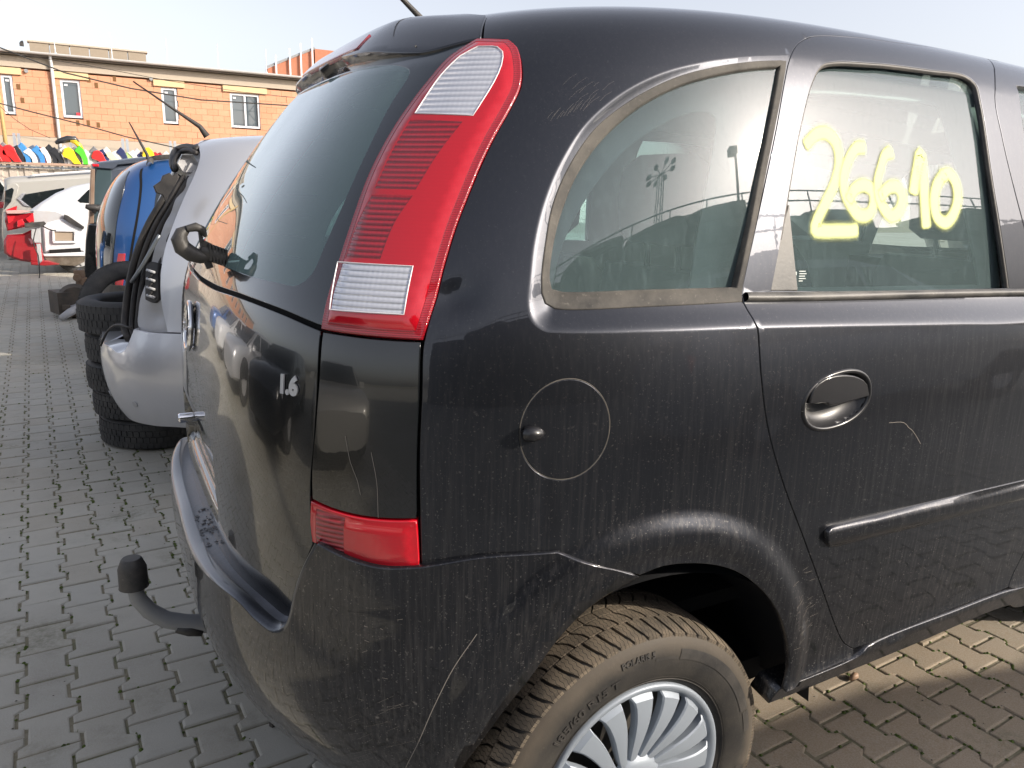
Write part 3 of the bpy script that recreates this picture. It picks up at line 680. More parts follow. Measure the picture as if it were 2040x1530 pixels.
# round emblem
b=MB(); ez=1.022; ec=B.surf(np.array([UC]),np.array([B.wz(ez)]),.006)[0]; en=B.nrm(np.array([UC]),np.array([B.wz(ez)]))[0]
ty=np.array([0,1.,0]); tz=np.cross(en,ty); tz*=np.sign(tz[2])
t=np.linspace(0,2*math.pi,49)
b.tube([ec+.048*(math.cos(a)*ty+math.sin(a)*tz) for a in t],.0052,8,cap=False)
zig=[(-.056,.004),(.004,.014),(.002,.003),(.056,.000),(-.004,-.012),(-.002,-.002)]
zz=[ec+y*ty+z_*tz for y,z_ in zig]; b.add([p+en*.006 for p in zz]+[p-en*.004 for p in zz],[tuple(range(6)),tuple(range(11,5,-1))]+[(i,(i+1)%6,6+(i+1)%6,6+i) for i in range(6)])
b.build('emblem',M['chrome'],car,angle=40)
b=MB(); b.lathe([(0,0),(.044,0)],ec-en*.006,axis='x',n=32,rot=None); b.build('emblem_disc',M['frit'],car)
# tailgate catch, chrome
b=MB(); lc=ony((398,829),-.01); lc[0]=-.552
b.tube([lc+np.array([.02,0,0]),lc+np.array([-.004,0,0]),lc+np.array([-.004,0,0]),lc+np.array([-.030,.0,0]),lc+np.array([-.033,0,0])],[.0085,.0085,.010,.0105,.008],16)
b.build('tailgate_lock',M['chrome'],car,angle=40)
# wiper stub
b=MB()
_q=B.unpix([(438,506)])[0]; _wy=float(B.base(_q[:1],_q[1:])[0][1])-.012
def wp(l,y=-.01): return [ony(p,y) for p in l]
b.tube(wp([(374,455),(362,463),(357,477),(363,493),(380,505),(400,512),(418,512)],_wy-.055),[.006,.011,.014,.015,.0145,.012,.009],18)
b.tube(wp([(400,498),(424,505),(448,514)],_wy-.055),[.009,.0155,.0150],18)
b.tube(wp([(372,456),(390,452),(404,458),(410,472)],_wy-.06),[.006,.008,.007,.003],12)
b.tube(wp([(398,462),(401,478),(408,496)],_wy-.055),[.003,.004,.007],8)
for k in range(6):
    c_=ony((414+6.5*k,502+2.2*k),_wy-.055); b.box(c_,(.0035,.030,.031),rotz(.2))
b.box(ony((408,500),_wy-.055),(.020,.014,.034),roty(.5)); b.box(ony((412,518),_wy-.055),(.012,.012,.03),roty(-.3))
b.build('wiper_stub',M['plastic'],car,angle=35)
for p in ((830,103),(738,118)):
    b=MB(); q=B.surf(*[np.array([x]) for x in B.unpix([p])[0]],.004)[0]; b.box(q,(.003,.005,.012)); b.build('window_stop',M['plastic'],car)
# roof aerial
b=MB(); a0=ony((846,44),0); a1=ony((792,-12),0); b.tube([a0+np.array([.01,0,-.012]),a0,a0+(a1-a0)*.1,a1,a1+(a1-a0)*2.2],[.014,.010,.0065,.005,.002],10)
b.build('roof_aerial',M['plastic'],car,smooth=True)
# fuel flap pull
fp=B.unpix([(1045,862),(1083,862)]); f0=B.surf(fp[:1,0],fp[:1,1],.0)[0]; f1=B.surf(fp[1:,0],fp[1:,1],.0)[0]; fn=B.nrm(fp[:1,0],fp[:1,1])[0]
b=MB(); b.tube([f0+fn*.004,f0+fn*.006,f0*.6+f1*.4+fn*.009,f0*.25+f1*.75+fn*.006,f1+fn*.001],[.006,.0115,.0115,.0085,.003],14)
b.build('fuel_flap_pull',M['bowl'],car,smooth=True)
# scratches through the paint: thin raised marks of bare primer
M['scratch']=mat('scratched primer',(.26,.235,.21),.8)
def scratch(body,pts,w=.0006,off=.0012,name='scratch'):
    l=path(body,pts,closed=False,step=.01); w=w*.55; return ribbon(name,bumper if body is BB else car,M['scratch'],body,l,w=w,off=off)
scratch(BB,[(950,1262),(905,1328),(868,1400),(835,1475),(808,1530),(795,1570)],.0010,.0008)
scratch(B,[(1770,842),(1800,842),(1820,862),(1833,884)],.0007)
scratch(B,[(690,868),(700,920),(715,960),(720,985)],.0006,.003); scratch(B,[(741,900),(752,960),(755,1030)],.0005,.003)
for i in range(13): a=rng.uniform(-5,5); x_=1090+i*6.5; y_=240-i*2+a; ln=rng.uniform(8,30); scratch(B,[(x_,y_),(x_+ln*.35,y_-ln*.55),(x_+ln*.8,y_-ln)],.00022)
for i in range(10): x_=1120+i*9+rng.uniform(-4,4); y_=170+(i*29)%50; ln=rng.uniform(10,34); scratch(B,[(x_,y_),(x_+ln*.5,y_-ln*.5),(x_+ln,y_-ln*.8)],.00018)
for i in range(16): y=1400+i*8; x_=rng.uniform(680,780); ln=rng.uniform(15,60); scratch(BB,[(x_,y),(x_+ln,y-ln*rng.uniform(.15,.5))],.00022,.0006)
for i in range(9): x_=rng.uniform(640,800); y=rng.uniform(1180,1420); scratch(BB,[(x_,y),(x_+rng.uniform(4,12),y+rng.uniform(-4,5))],.0005,.0006)
for i in range(26): a=rng.uniform(1560,1615); y=rng.uniform(1130,1300); ln=rng.uniform(5,18); scratch(B,[(a,y),(a+ln,y-ln*rng.uniform(.3,.8))],.0004,.001)
# ------------------------------------------------------------------ the sprayed number
M['spray']=bpy.data.materials.new('yellow spray'); ms=M['spray']; ms.use_nodes=True; bs=bsdf(ms); bs.inputs['Base Color'].default_value=(.84,.90,.36,1); bs.inputs['Roughness'].default_value=.75
at=N(ms,'Attribute'); at.attribute_name='wear'; nz=noise(ms,objc(ms),260,3,.6)
al=mathn(ms,'MULTIPLY',at.outputs['Fac'],1.0); al=rampf(ms,mathn(ms,'ADD',al,mathn(ms,'MULTIPLY',mathn(ms,'SUBTRACT',nz,.5),.18)),.05,.75,0,1.); L(ms,al,bs.inputs['Alpha'])
strokes=[
 [(1622,275),(1640,256),(1662,254),(1682,275),(1690,310),(1685,350),(1668,395),(1654,430),(1652,446),(1670,450),(1700,450),(1722,450),(1735,448)],
 [(1738,282),(1722,284),(1708,310),(1702,340),(1706,370),(1722,400),(1738,418),(1758,416),(1765,396),(1762,372),(1745,358),(1725,366),(1716,386)],
 [(1792,292),(1780,300),(1774,325),(1770,350),(1776,385),(1792,412),(1808,420),(1820,405),(1822,380),(1810,362),(1792,364),(1778,380)],
 [(1843,372),(1845,345),(1848,312),(1850,295),(1856,320),(1862,355),(1868,400),(1874,440)],
 [(1900,338),(1888,360),(1886,392),(1895,424),(1912,434),(1926,418),(1932,385),(1924,352),(1910,336),(1898,340)]]
num=None
for s_ in strokes:
    l=path(Bg,[(a+9,b_) for a,b_ in s_],closed=False,step=.006); d=np.gradient(l,axis=0); n=np.stack([-d[:,1],d[:,0]],1); n/=np.linalg.norm(n,axis=1)[:,None]+1e-9
    V=[];A=[]; ks=(-2.2,-1.45,-1.0,-.5,.5,1.0,1.45,2.2); av=(0,.14,.55,1,1,.55,.14,0)
    hw=.0112
    l0=np.vstack([l[0]-(l[1]-l[0])/np.hypot(*(l[1]-l[0]))*hw*.8,l,l[-1]+(l[-1]-l[-2])/np.hypot(*(l[-1]-l[-2]))*hw*.8]); n=np.vstack([n[:1],n,n[-1:]])
    for i,(p,q) in enumerate(zip(l0,n)):
        for k,a in zip(ks,av):
            u=p+q*k*hw; V.append(Bg.surf(u[:1],u[1:],.0012+.00025*strokes.index(s_))[0]); A.append(a*(0 if i in(0,len(l0)-1) else 1))
    m_=len(ks); F=[(i*m_+k,i*m_+k+1,(i+1)*m_+k+1,(i+1)*m_+k) for i in range(len(l0)-1) for k in range(m_-1)]
    o=mesh('sprayed_digit',V,F,M['spray'],dglass,True,attr=A)
# small etched marks in the corner of the door glass
b=MB()
for i in range(5):
    for k in range(2 if i else 1):
        p=Bg.unpix([(1629+k*0,530+i*6)])[0]
for (x,y,w,h_) in [(1622,533,7,7),(1634,531,13,2),(1634,536,15,2),(1634,541,12,2),(1634,546,14,2),(1623,547,6,6),(1634,551,8,2)]:
    q=Bg.unpix([(x,y),(x+w,y),(x+w,y+h_),(x,y+h_)]); b.add(Bg.surf(q[:,0],q[:,1],.001),[(0,1,2,3)])
b.build('glass_mark',mat('etched glass mark',(.6,.65,.62),.8),dglass)
# ------------------------------------------------------------------ cabin
Bi=Body(PROF,.6); Bi.D=lambda U,W:-.075+0*U
tq=path(B,[(1462,172,'s'),(1484,188),(1483,230),(1466,350),(1447,460),(1434,572,'s'),(1300,573),(1130,573),(1128,540),(1140,470),(1172,395),(1225,312),(1290,243),(1370,193),(1430,172)])
fr_=[(1568,121),(1400,120)]
tro=np.array([(.0,B.wz(.55)),(0.0,B.wz(.55))])
def rect(u0,u1,z0,z1,n=30):
    w0,w1=B.wz(z0),B.wz(z1); return np.concatenate([np.stack([np.linspace(u0,u1,n),np.full(n,w0)],1)[:-1],np.stack([np.full(12,u1),np.linspace(w0,w1,12)],1)[:-1],np.stack([np.linspace(u1,u0,n),np.full(n,w1)],1)[:-1],np.stack([np.full(12,u0),np.linspace(w1,w0,12)],1)[:-1]])
dti=inset(dh,.012)
panel('cabin_trim',car,M['trim'],Bi,rect(-1.85,UC-.60,.80,1.60),[tq,dti,inset(fwh,.012)],h=.06,gap=0,thick=.004,mirror=True)
panel('headlining',car,M['trim'],Bi,rect(-1.85,UC,1.60,1.655),h=.08,gap=0,thick=.004,mirror=True)
b=MB(); b.box((1.15,0,.52),(2.5,1.30,.03)); b.box((-.26,0,.74),(.30,1.00,.02)); b.box((1.25,0,.35),(2.7,1.36,.05)); b.box((-.2,0,.42),(.5,.9,.14)); b.build('floor_pan',M['seam'],car)
def seat(x,y,w=.52,top=1.16):
    b=MB(); s_=MB()
    prof=[]
    V=[];rowsx=[]
    for i,(z,dx,th_,ww) in enumerate([(.60,0,.10,.9),(.70,.0,.15,1.),(.85,-.01,.15,1.),(1.0,-.04,.13,1.),(1.10,-.07,.11,.95),(top,-.09,.07,.8)]):
        r=[]
        for a in np.linspace(0,2*math.pi,25)[:-1]: r.append((x+dx+th_/2*_sp(np.cos(a),.6),y+w/2*ww*_sp(np.sin(a),.45),z))
        rowsx.append(r)
    b.loft(rowsx,closed=True); b.add(rowsx[-1],[tuple(range(24))]); o=b.build('seat_back',M['seat'],car,smooth=True)
    rows=[]
    for z,k in ((top+.05,.7),(top+.075,1.),(top+.14,1.05),(top+.20,.95),(top+.225,.6)):
        rows.append([(x-.10+.045*k*_sp(np.cos(a),.7),y+.125*k*_sp(np.sin(a),.6),z) for a in np.linspace(0,2*math.pi,25)[:-1]])
    b=MB(); b.loft(rows,closed=True); b.add(rows[-1],[tuple(range(24))]); b.add(rows[0],[tuple(range(24))[::-1]])
    for yy in(-.05,.05): b.tube([(x-.09,y+yy,top-.02),(x-.10,y+yy,top+.07)],.006,6)
    b.build('headrest',M['seat'],o,smooth=True)
for y in(-.42,0.05,.48): seat(.42,y,.46)
for y in(-.38,.38): seat(1.45,y,.50)
b=MB(); b.box((.72,0,.60),(.55,1.2,.16)); b.box((1.75,-.38,.56),(.5,.5,.16)); b.box((1.75,.38,.56),(.5,.5,.16)); b.build('seat_cushions',M['seat'],car)
# ------------------------------------------------------------------ front of the car (outside the picture)
fb=MB(); rows=[]
for x,zt,hw,zh in ((2.49,1.12,.80,1.12),(2.62,1.10,.80,1.11),(2.9,1.04,.79,1.09),(3.1,.98,.78,1.03),(3.25,.92,.76,.95),(3.38,.80,.72,.84),(3.44,.60,.68,.62)):
    r=[(x,-hw*.97,.34),(x,-hw,.6),(x,-hw*.99,.85),(x,-hw*.93,zt),(x,-hw*.70,zh),(x,-hw*.35,zh+.01),(x,0,zh+.015)]; r=r+[(a,-b_,c) for a,b_,c in r[:-1][::-1]]; rows.append(r)
fb.loft(rows); fb.add(rows[-1],[tuple(range(13))]); fb.build('front_body',M['black'],car,smooth=True)
b=MB(); b.loft([[(2.52,-.62,1.53),(2.50,-.3,1.565),(2.50,0,1.575),(2.50,.3,1.565),(2.52,.62,1.53)],[(3.02,-.74,1.07),(3.07,-.35,1.06),(3.08,0,1.06),(3.07,.35,1.06),(3.02,.74,1.07)]]); b.build('windscreen',M['glass'],car,smooth=True)
for s_ in(-1,1): b=MB(); b.tube([(2.50,s_*.64,1.53),(3.03,s_*.765,1.06)],.03,8); b.build('windscreen_pillar',M['black'],car,smooth=True)
b=MB(); b.box((2.55,0,.95),(.5,1.4,.25)); b.build('dashboard',M['plastic'],car)
# ------------------------------------------------------------------ rear wheel
HX,HZ,HY=.058,.291,-.690
M['tyre']=plastic('dusty tyre',(.011,.011,.0115),.7,dust=.2,dustc=(.20,.17,.13),bumpd=.0012)
def mudring(m):
    b=bsdf(m); v=objc(m); d=N(m,'VectorMath'); d.operation='DISTANCE'; sp_=N(m,'SeparateXYZ'); L(m,v,sp_.inputs[0]); cb=N(m,'CombineXYZ'); L(m,sp_.outputs['X'],cb.inputs[0]); L(m,sp_.outputs['Z'],cb.inputs[2]); L(m,cb.outputs[0],d.inputs[0]); d.inputs[1].default_value=(HX,0,HZ)
    f=rampf(m,mathn(m,'ADD',d.outputs['Value'],mathn(m,'MULTIPLY',noise(m,v,14,4,.6),.03)),.258,.284,0,.20); f=mathn(m,'MULTIPLY',f,rampf(m,d.outputs['Value'],.2845,.288,1,0))
    old=b.inputs['Base Color'].links[0].from_socket; L(m,mixcol(m,f,old,(.25,.195,.135)),b.inputs['Base Color'])
mudring(M['tyre'])
M['tread']=plastic('muddy tread',(.05,.043,.034),.85,dust=.8,dustc=(.30,.235,.165),bumpd=.001)
def sipes(m):
    b=bsdf(m); v=objc(m); tc=v
    sep=N(m,'SeparateXYZ'); L(m,v,sep.inputs[0])
    ang=mathn(m,'ARCTAN2',mathn(m,'SUBTRACT',sep.outputs['Z'],HZ),mathn(m,'SUBTRACT',sep.outputs['X'],HX))
    wob=mathn(m,'MULTIPLY',mathn(m,'SINE',mathn(m,'MULTIPLY',sep.outputs['Y'],520.)),.0038)
    w=mathn(m,'SINE',mathn(m,'MULTIPLY',mathn(m,'ADD',ang,wob),2*math.pi*62*4.0/6.2832))
    line=rampf(m,w,-.99,-.86,0,1)
    L(m,bump(m,line,.9,.0015),b.inputs['Normal'])
    old=b.inputs['Base Color'].links[0].from_socket
    L(m,mixcol(m,line,(.045,.038,.03),old),b.inputs['Base Color'])
sipes(M['tread'])
M['cover']=dusty_paint('silver wheel cover',(.27,.305,.35),metal=.25,dust=.4,coat=.15,coatr=.25,rough=.5,low=-.2,dustc=(.40,.34,.28))
M['steel']=plastic('black steel',(.012,.012,.013),.6,dust=.2)
def make_wheel(parent,hx,hy,hz,detail=True,cover=True,name='rear_wheel',side=-1):
    R=.2975
    w=MB()
    # carcass profile (r, y) from outer bead to inner bead
    pr=[(.190,-.080),(.198,-.088),(.215,-.094),(.235,-.0975),(.252,-.0975),(.268,-.094),(.280,-.088),(.2865,-.081),(.289,-.074),(.290,-.04),(.2905,0),(.290,.04),(.289,.074),(.283,.085),(.26,.095),(.22,.092),(.19,.08)]
    pr=[(r,side*-y) for r,y in pr]
    w.lathe(pr,(hx,hy,hz),axis='y',n=96); o=w.build(name,M['tyre'],parent,smooth=True)
    if detail:
        b=MB(); NB=62; step=2*math.pi/NB
        def blk(t0,t1,ya,yb,sk,ra,rb,r0=.285):
            # 4 corner columns along the width, skewed
            ny=4; top=[];bot=[]
            for j in range(ny+1):
                f=j/ny; y=ya+(yb-ya)*f; r=ra+(rb-ra)*f**2; s_=sk*(f-.2*math.sin(f*math.pi))
                for t in (t0,t0*.5+t1*.5,t1):
                    a=t+s_; top.append((hx+r*math.cos(a),hy+y,hz+r*math.sin(a))); bot.append((hx+r0*math.cos(a),hy+y,hz+r0*math.sin(a)))
            n=len(top); F=[]
            for j in range(ny):
                for i in range(2): F.append((j*3+i,j*3+i+1,j*3+i+4,j*3+i+3))
                F.append((j*3,j*3+3,n+j*3+3,n+j*3)); F.append((j*3+2,n+j*3+2,n+j*3+5,j*3+5))
            F.append((0,n,n+1,1));F.append((1,n+1,n+2,2)); F.append((ny*3,ny*3+1,n+ny*3+1,n+ny*3)); F.append((ny*3+1,ny*3+2,n+ny*3+2,n+ny*3+1))
            b.add(top+bot,F)
        for k in range(NB):
            t=k*step
            for s_ in(-1,1):
                blk(t,t+step*.80,s_*.046,s_*.088,-.055*s_*s_,.2975,.2865,.280)
                blk(t+step*.45,t+step*1.30,s_*.0425,s_*.012,.06,.2975,.2985)
            blk(t,t+step*.92,-.0085,.0085,.01,.2985,.2985)
        tr=b.build('tread',M['tread'],o,angle=30)
        # sidewall markings
        for txt,size,r0,pxy,sp_ in (('185/60 R15 T',.0235,.2205,(1094,1486),1.12),('POLARIS 5',.0150,.2515,(1240,1336),1.0)):
            v,f_=textmesh(txt,size,.0014,.0004); q=ony(pxy,hy-.0975); a0=math.atan2(q[2]-hz,q[0]-hx); r=r0+v[:,1]; a=a0-v[:,0]*sp_/r0
            yy=np.interp(r,[.215,.235,.252,.268,.28],[-.0945,-.0980,-.0980,-.0945,-.0885])-v[:,2]
            mesh('sidewall_lettering',np.stack([hx+r*np.cos(a),hy+yy,hz+r*np.sin(a)],1),f_,M['steel'],o,smooth=False)
        b=MB()
        for a_0,a_1,r0,r1 in ((.30,1.28,.243,.262),(1.30,1.5,.244,.249),(.1,.28,.247,.262),(-.9,-.2,.240,.262)):
            t=np.linspace(a_0,a_1,30); g=lambda r:np.interp(r,[.235,.252,.268],[-.0985,-.0985,-.0953])
            b.loft([[(hx+r*math.cos(x),hy+g(r),hz+r*math.sin(x)) for x in t] for r in (r0,(r0+r1)/2,r1)])
        for r_ in(.201,.206): b.loft([[(hx+r*math.cos(x),hy+y,hz+r*math.sin(x)) for x in np.linspace(0,2*math.pi,97)] for r,y in((r_-.001,-.0885),(r_,-.0915),(r_+.001,-.0905))])
        b.build('sidewall_panel',M['steel'],o,smooth=True)
    # rim and cover
    b=MB(); b.lathe([(.192,-.078),(.186,-.070),(.180,-.04),(.17,-.02),(.05,-.03),(0,-.03)],(hx,hy,hz),axis='y',n=64); b.build('rim',M['steel'],o,smooth=True)
    if cover:
        b=MB(); b.lathe([(.1895,-.080),(.1885,-.0875),(.184,-.089),(.178,-.087),(.172,-.0805),(.168,-.076)],(hx,hy,hz),axis='y',n=96)
        b.build('cover_ring',M['cover'],o,smooth=True)
        NS=16
        for k in range(NS):
            a0=k*2*math.pi/NS+.10; bb=MB(); rows=[]
            for f in np.linspace(0,1,13):
                r=.045+(.176-.045)*f; ac=a0+(.42*(f-.5)**2)-.22*f; hwid=(.0065+.0150*f+.006*max(0,f-.9)/.1)/r
                y=-.088-.006*math.sin(f*math.pi)+.010*(f>0.93)*(f-.93)/.07
                rows.append([(hx+r*math.cos(ac+q*hwid),hy+y+dy,hz+r*math.sin(ac+q*hwid)) for q,dy in ((-1.04,.014),(-1.,.0012),(-.93,0),(0,-.0008),(.80,.0),(.95,.0030),(1.0,.016))])
            bb.loft(rows); 
            bb.build('cover_blade',M['cover'],o,angle=28)
        b=MB(); b.lathe([(0,-.098),(.030,-.097),(.040,-.093),(.052,-.088),(.054,-.080)],(hx,hy,hz),axis='y',n=48); b.build('cover_centre',M['cover'],o,smooth=True)
    return o
rw=make_wheel(car,HX,HY,HZ)
make_wheel(car,HX,.690,HZ,False,True,side=1); make_wheel(car,2.70,-.69,HZ,False,name='front_wheel'); make_wheel(car,2.70,.69,HZ,False,name='front_wheel',side=1)
# wheel housing
b=MB(); hs=[]
def ybody(x): return .83*(1-np.clip((.6-x)/1.16,0,1)**3.5)**(1/3.5)
for k_,y in enumerate((0,.05,.20,.36)):
    hs.append([(HX+.02+.375*math.cos(a),-min(.812,float(ybody(HX+.02+.375*math.cos(a)))-.022)+y,HZ+.03+.375*math.sin(a)) for a in np.linspace(.07,math.pi+.12,40)])
hs[-1]=[(x,-.44,z) for x,_,z in hs[-1]]
b.loft(hs); b.loft([hs[-1],[(HX+.02,-.44,HZ)]*40])
M['liner']=plastic('wheel arch liner',(.004,.0042,.0055),.7,dust=.07,dustc=(.10,.11,.14)); b.build('wheel_arch_liner',M['liner'],car,smooth=True)
# tow bar
b=MB(); pts=[(470,1245),(420,1243),(370,1241),(330,1234),(298,1217),(275,1193),(267,1168),(266,1150)]
b.tube([ony(p,0) for p in pts],[.021,.021,.020,.0185,.0175,.0168,.0155,.0145],14)
M['iron']=plastic('worn grey steel',(.24,.25,.26),.45,dust=.35,dustc=(.30,.28,.25)); tow=b.build('tow_bar',M['iron'],car,smooth=True)
b=MB(); c=ony((267,1168),0); b.lathe([(.0,.066),(.018,.066),(.021,.063),(.0285,.044),(.029,.005),(.030,0),(.026,0),(.024,.03)],c,n=28); b.build('tow_ball_cap',M['plastic'],tow,angle=40)
b=MB(); b.tube([ony((352,1252),-.01),ony((378,1256),-.012),ony((402,1258),-.01)],[.010,.013,.011],10); b.build('tow_socket',M['plastic'],tow,smooth=True)
# ------------------------------------------------------------------ ground and paving
M['sand']=mat('joint sand',(.12,.11,.08),.95); m_=M['sand']; v=objc(m_); n1=noise(m_,v,3,6,.7); n2=noise(m_,v,60,4,.6)
c=ramp(m_,n1,[(.35,(.24,.21,.15)),(.5,(.19,.17,.11)),(.66,(.09,.115,.04))]); L(m_,mixcol(m_,.4,c,ramp(m_,n2,[(.3,(.09,.085,.06)),(.7,(.30,.27,.21))]),'MIX'),bsdf(m_).inputs['Base Color']); L(m_,bump(m_,n2,.8,.004),bsdf(m_).inputs['Normal'])
g=MB(); g.add([(-400,-400,-.0048),(400,-400,-.0048),(400,400,-.0048),(-400,400,-.0048)],[(0,1,2,3)]); ground=tag(g.build('ground',M['sand']),kind='structure')
m_=M['stone']=mat('concrete paver',(.28,.27,.24),.85); b_=bsdf(m_)
v=objc(m_); at=N(m_,'Attribute'); at.attribute_name='wear'; oi=N(m_,'ObjectInfo')
rnd=mathn(m_,'FRACT',mathn(m_,'ADD',at.outputs['Fac'],oi.outputs['Random']))
base=ramp(m_,rnd,[(0,(.395,.385,.34)),(.35,(.42,.408,.36)),(.7,(.445,.43,.375)),(1,(.40,.375,.315))])
gv=objc(m_,gen='Object'); tcw=N(m_,'NewGeometry'); wp_=tcw.outputs['Position']
big=noise(m_,wp_,1.1,5,.65); mid=noise(m_,wp_,9,5,.7); fine=noise(m_,wp_,260,3,.6); fl=noise(m_,wp_,48,4,.75)
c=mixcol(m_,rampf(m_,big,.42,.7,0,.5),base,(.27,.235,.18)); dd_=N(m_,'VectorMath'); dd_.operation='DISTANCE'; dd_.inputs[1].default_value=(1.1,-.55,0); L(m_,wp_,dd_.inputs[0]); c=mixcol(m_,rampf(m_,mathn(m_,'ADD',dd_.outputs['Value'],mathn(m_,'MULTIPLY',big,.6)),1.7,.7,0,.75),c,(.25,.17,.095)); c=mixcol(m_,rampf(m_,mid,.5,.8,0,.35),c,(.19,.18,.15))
c=mixcol(m_,rampf(m_,fine,.35,.7,.0,.40),c,(.46,.45,.41)); c=mixcol(m_,rampf(m_,fl,.70,.76,0,.7),c,(.05,.05,.045))
ms_=noise(m_,wp_,2.3,4,.6); c=mixcol(m_,mathn(m_,'MULTIPLY',rampf(m_,ms_,.56,.7,0,.5),rampf(m_,fl,.4,.6)),c,(.085,.10,.045))
L(m_,c,b_.inputs['Base Color']); L(m_,bump(m_,mathn(m_,'ADD',fine,mathn(m_,'MULTIPLY',mid,.8)),.55,.0016),b_.inputs['Normal'])
PA=math.radians(3.3); pu=np.array([math.cos(PA),math.sin(PA),0]); pv=np.array([-math.sin(PA),math.cos(PA),0])
DU,DV=.1172,.155
ah=.0105; gp=.003
half=DV/2-gp
right=[(-half,ah),(-.042,ah),(-.030,-ah),(.030,-ah),(.042,ah),(half,ah)]
out=[(DU/2-gp+a,vv) for vv,a in right]+[(-(DU/2-gp+a),vv) for vv,a in right[::-1]]
out=np.array(out)
def ringin(o,d): return inset(o,d)
R0=np.c_[out,np.full(12,-.0115)];R1=np.c_[out,np.full(12,-.0045)];R2=np.c_[ringin(out,.0022),np.full(12,-.0012)];R3=np.c_[ringin(out,.0055),np.full(12,0.)]
SV=np.concatenate([R0,R1,R2,R3]); SF=[(r*12+i,r*12+(i+1)%12,(r+1)*12+(i+1)%12,(r+1)*12+i) for r in range(3) for i in range(12)]+[tuple(36+i for i in range(12))]
cells=[]
for k in range(-48,46):
    for j in range(-22,110):
        uc=-.6625+k*DU; vc=.085+DV/2+DV*j+(DV/2 if k%2 else 0)
        p=pu*uc+pv*vc
        if -6.3<p[0]<3.9 and -2.6<p[1]<13.5: cells.append((p[0],p[1],uc,vc))
def vis(p):
    q=CAMR@(np.array([p[0],p[1],0])-CAMP)
    if q[2]<.3: return 0
    x=CX+FPX*q[0]/q[2]; y=CY+FPX*q[1]/q[2]
    if not(-30<x<2070 and 0<y<1560): return 0
    if -.45<p[0]<3.2 and -.75<p[1]<.9: return 0
    if x>420 and x<1460: return 0
    if x>1460 and y<1100: return 0
    return 1/q[2]
sc=[(vis(c),i) for i,c in enumerate(cells)]; sc.sort(reverse=True); pick=set(i for s_,i in sc[:300] if s_>0)
pave=empty('paving',(0,0,0)); tag(pave,kind='structure')
meshes=[]
for v_ in range(6):
    V=SV.copy(); V[36:,2]+=rng.normal(0,.0004,12); V[24:,:2]+=rng.normal(0,.0006,(24,2))
    me=bpy.data.meshes.new('paving_stone'); me.from_pydata([tuple(q) for q in V],[],SF); a=me.attributes.new('wear','FLOAT','POINT'); me.materials.append(M['stone']); meshes.append(me)
V=[];F=[];A=[]
for i,(x,y,uc,vc) in enumerate(cells):
    dz=rng.normal(0,.0011); tx,ty_=rng.normal(0,.006,2)
    if i in pick:
        o=bpy.data.objects.new('paving_stone',meshes[i%6]); COL.objects.link(o); o.parent=pave; o.location=(x,y,dz-.001); o.rotation_euler=(tx,ty_,PA+rng.normal(0,.006))
    else:
        b=len(V)*0+sum(1 for _ in ())
        V.append((SV[:,0:1]*pu+SV[:,1:2]*pv)+np.array([x,y,0])+np.c_[np.zeros((48,2)),SV[:,2]+dz-.001+SV[:,0]*ty_+SV[:,1]*tx]); A.append(np.full(48,rng.random()))
nst=len(V); VV=np.concatenate(V); SFa=SF
FF=[tuple(q+48*k for q in f) for k in range(nst) for f in SFa]
me=bpy.data.meshes.new('far_paving_stones'); me.from_pydata([tuple(q) for q in VV.tolist()],[],FF); a=me.attributes.new('wear','FLOAT','POINT'); a.data.foreach_set('value',np.concatenate(A).astype(np.float32)); me.materials.append(M['stone'])
o=bpy.data.objects.new('paving_stones',me); COL.objects.link(o); o.parent=pave; o['kind']='stuff'
print('stones',nst,round(time.time()-T0,1))
# beyond the laid area: same yard surface, too far for joints
m_=M['farpave']=mat('yard paving',(.24,.23,.20),.9); v=objc(m_); n1=noise(m_,v,.7,6,.7); L(m_,ramp(m_,n1,[(.3,(.25,.24,.20)),(.7,(.36,.35,.31))]),bsdf(m_).inputs['Base Color'])
g=MB()
for x0,x1,y0,y1 in ((-60,60,13.3,22.6),(-60,-6.2,-60,13.3),(3.8,60,-60,13.3),(-6.2,3.8,-60,-2.5)): g.add([(x0,y0,-.004),(x1,y0,-.004),(x1,y1,-.004),(x0,y1,-.004)],[(0,1,2,3)])
tag(g.build('yard',M['farpave']),kind='structure')
# moss in the joints
mm=mat('moss',(.07,.11,.02),.95); nn=noise(mm,objc(mm),40,3,.6); L(mm,ramp(mm,nn,[(.3,(.045,.065,.015)),(.55,(.08,.12,.022)),(.75,(.13,.12,.05))]),bsdf(mm).inputs['Base Color'])
b=MB(); oct_=np.array([(1,0,0),(-1,0,0),(0,1,0),(0,-1,0),(0,0,1)]); of=[(0,2,4),(2,1,4),(1,3,4),(3,0,4)]
seg=[(DU/2+a,vv) for vv,a in right]; seg=np.array(seg)
def mossd(x,y): return .5+.5*math.sin(x*2.1+1.3*math.sin(y*1.7))*math.cos(y*1.9+x)
cl=[c for c in cells if -2.9<c[0]<-.2 and -1.2<c[1]<4.5 or (0<c[0]<2.2 and -1.6<c[1]<-.3)]
for (x,y,uc,vc) in cl:
    dens=mossd(x,y)**2
    for t in range(13):
        if rng.random()<.22+.75*dens:
            i=rng.integers(0,5); f=rng.random(); q=seg[i]*(1-f)+seg[i+1]*f
            if t>10: q=np.array([rng.uniform(-DU/2,DU/2),DV/2])
            p=pu*(uc+q[0]+rng.normal(0,.0022))+pv*(vc+q[1]+rng.normal(0,.002)); s_=rng.uniform(.003,.0078)
            b.add(oct_@rotz(rng.uniform(0,3)).T*np.array([s_,s_,s_*.8])+np.array([p[0],p[1],-.0030]),of)
tag(b.build('moss',mm),kind='stuff')
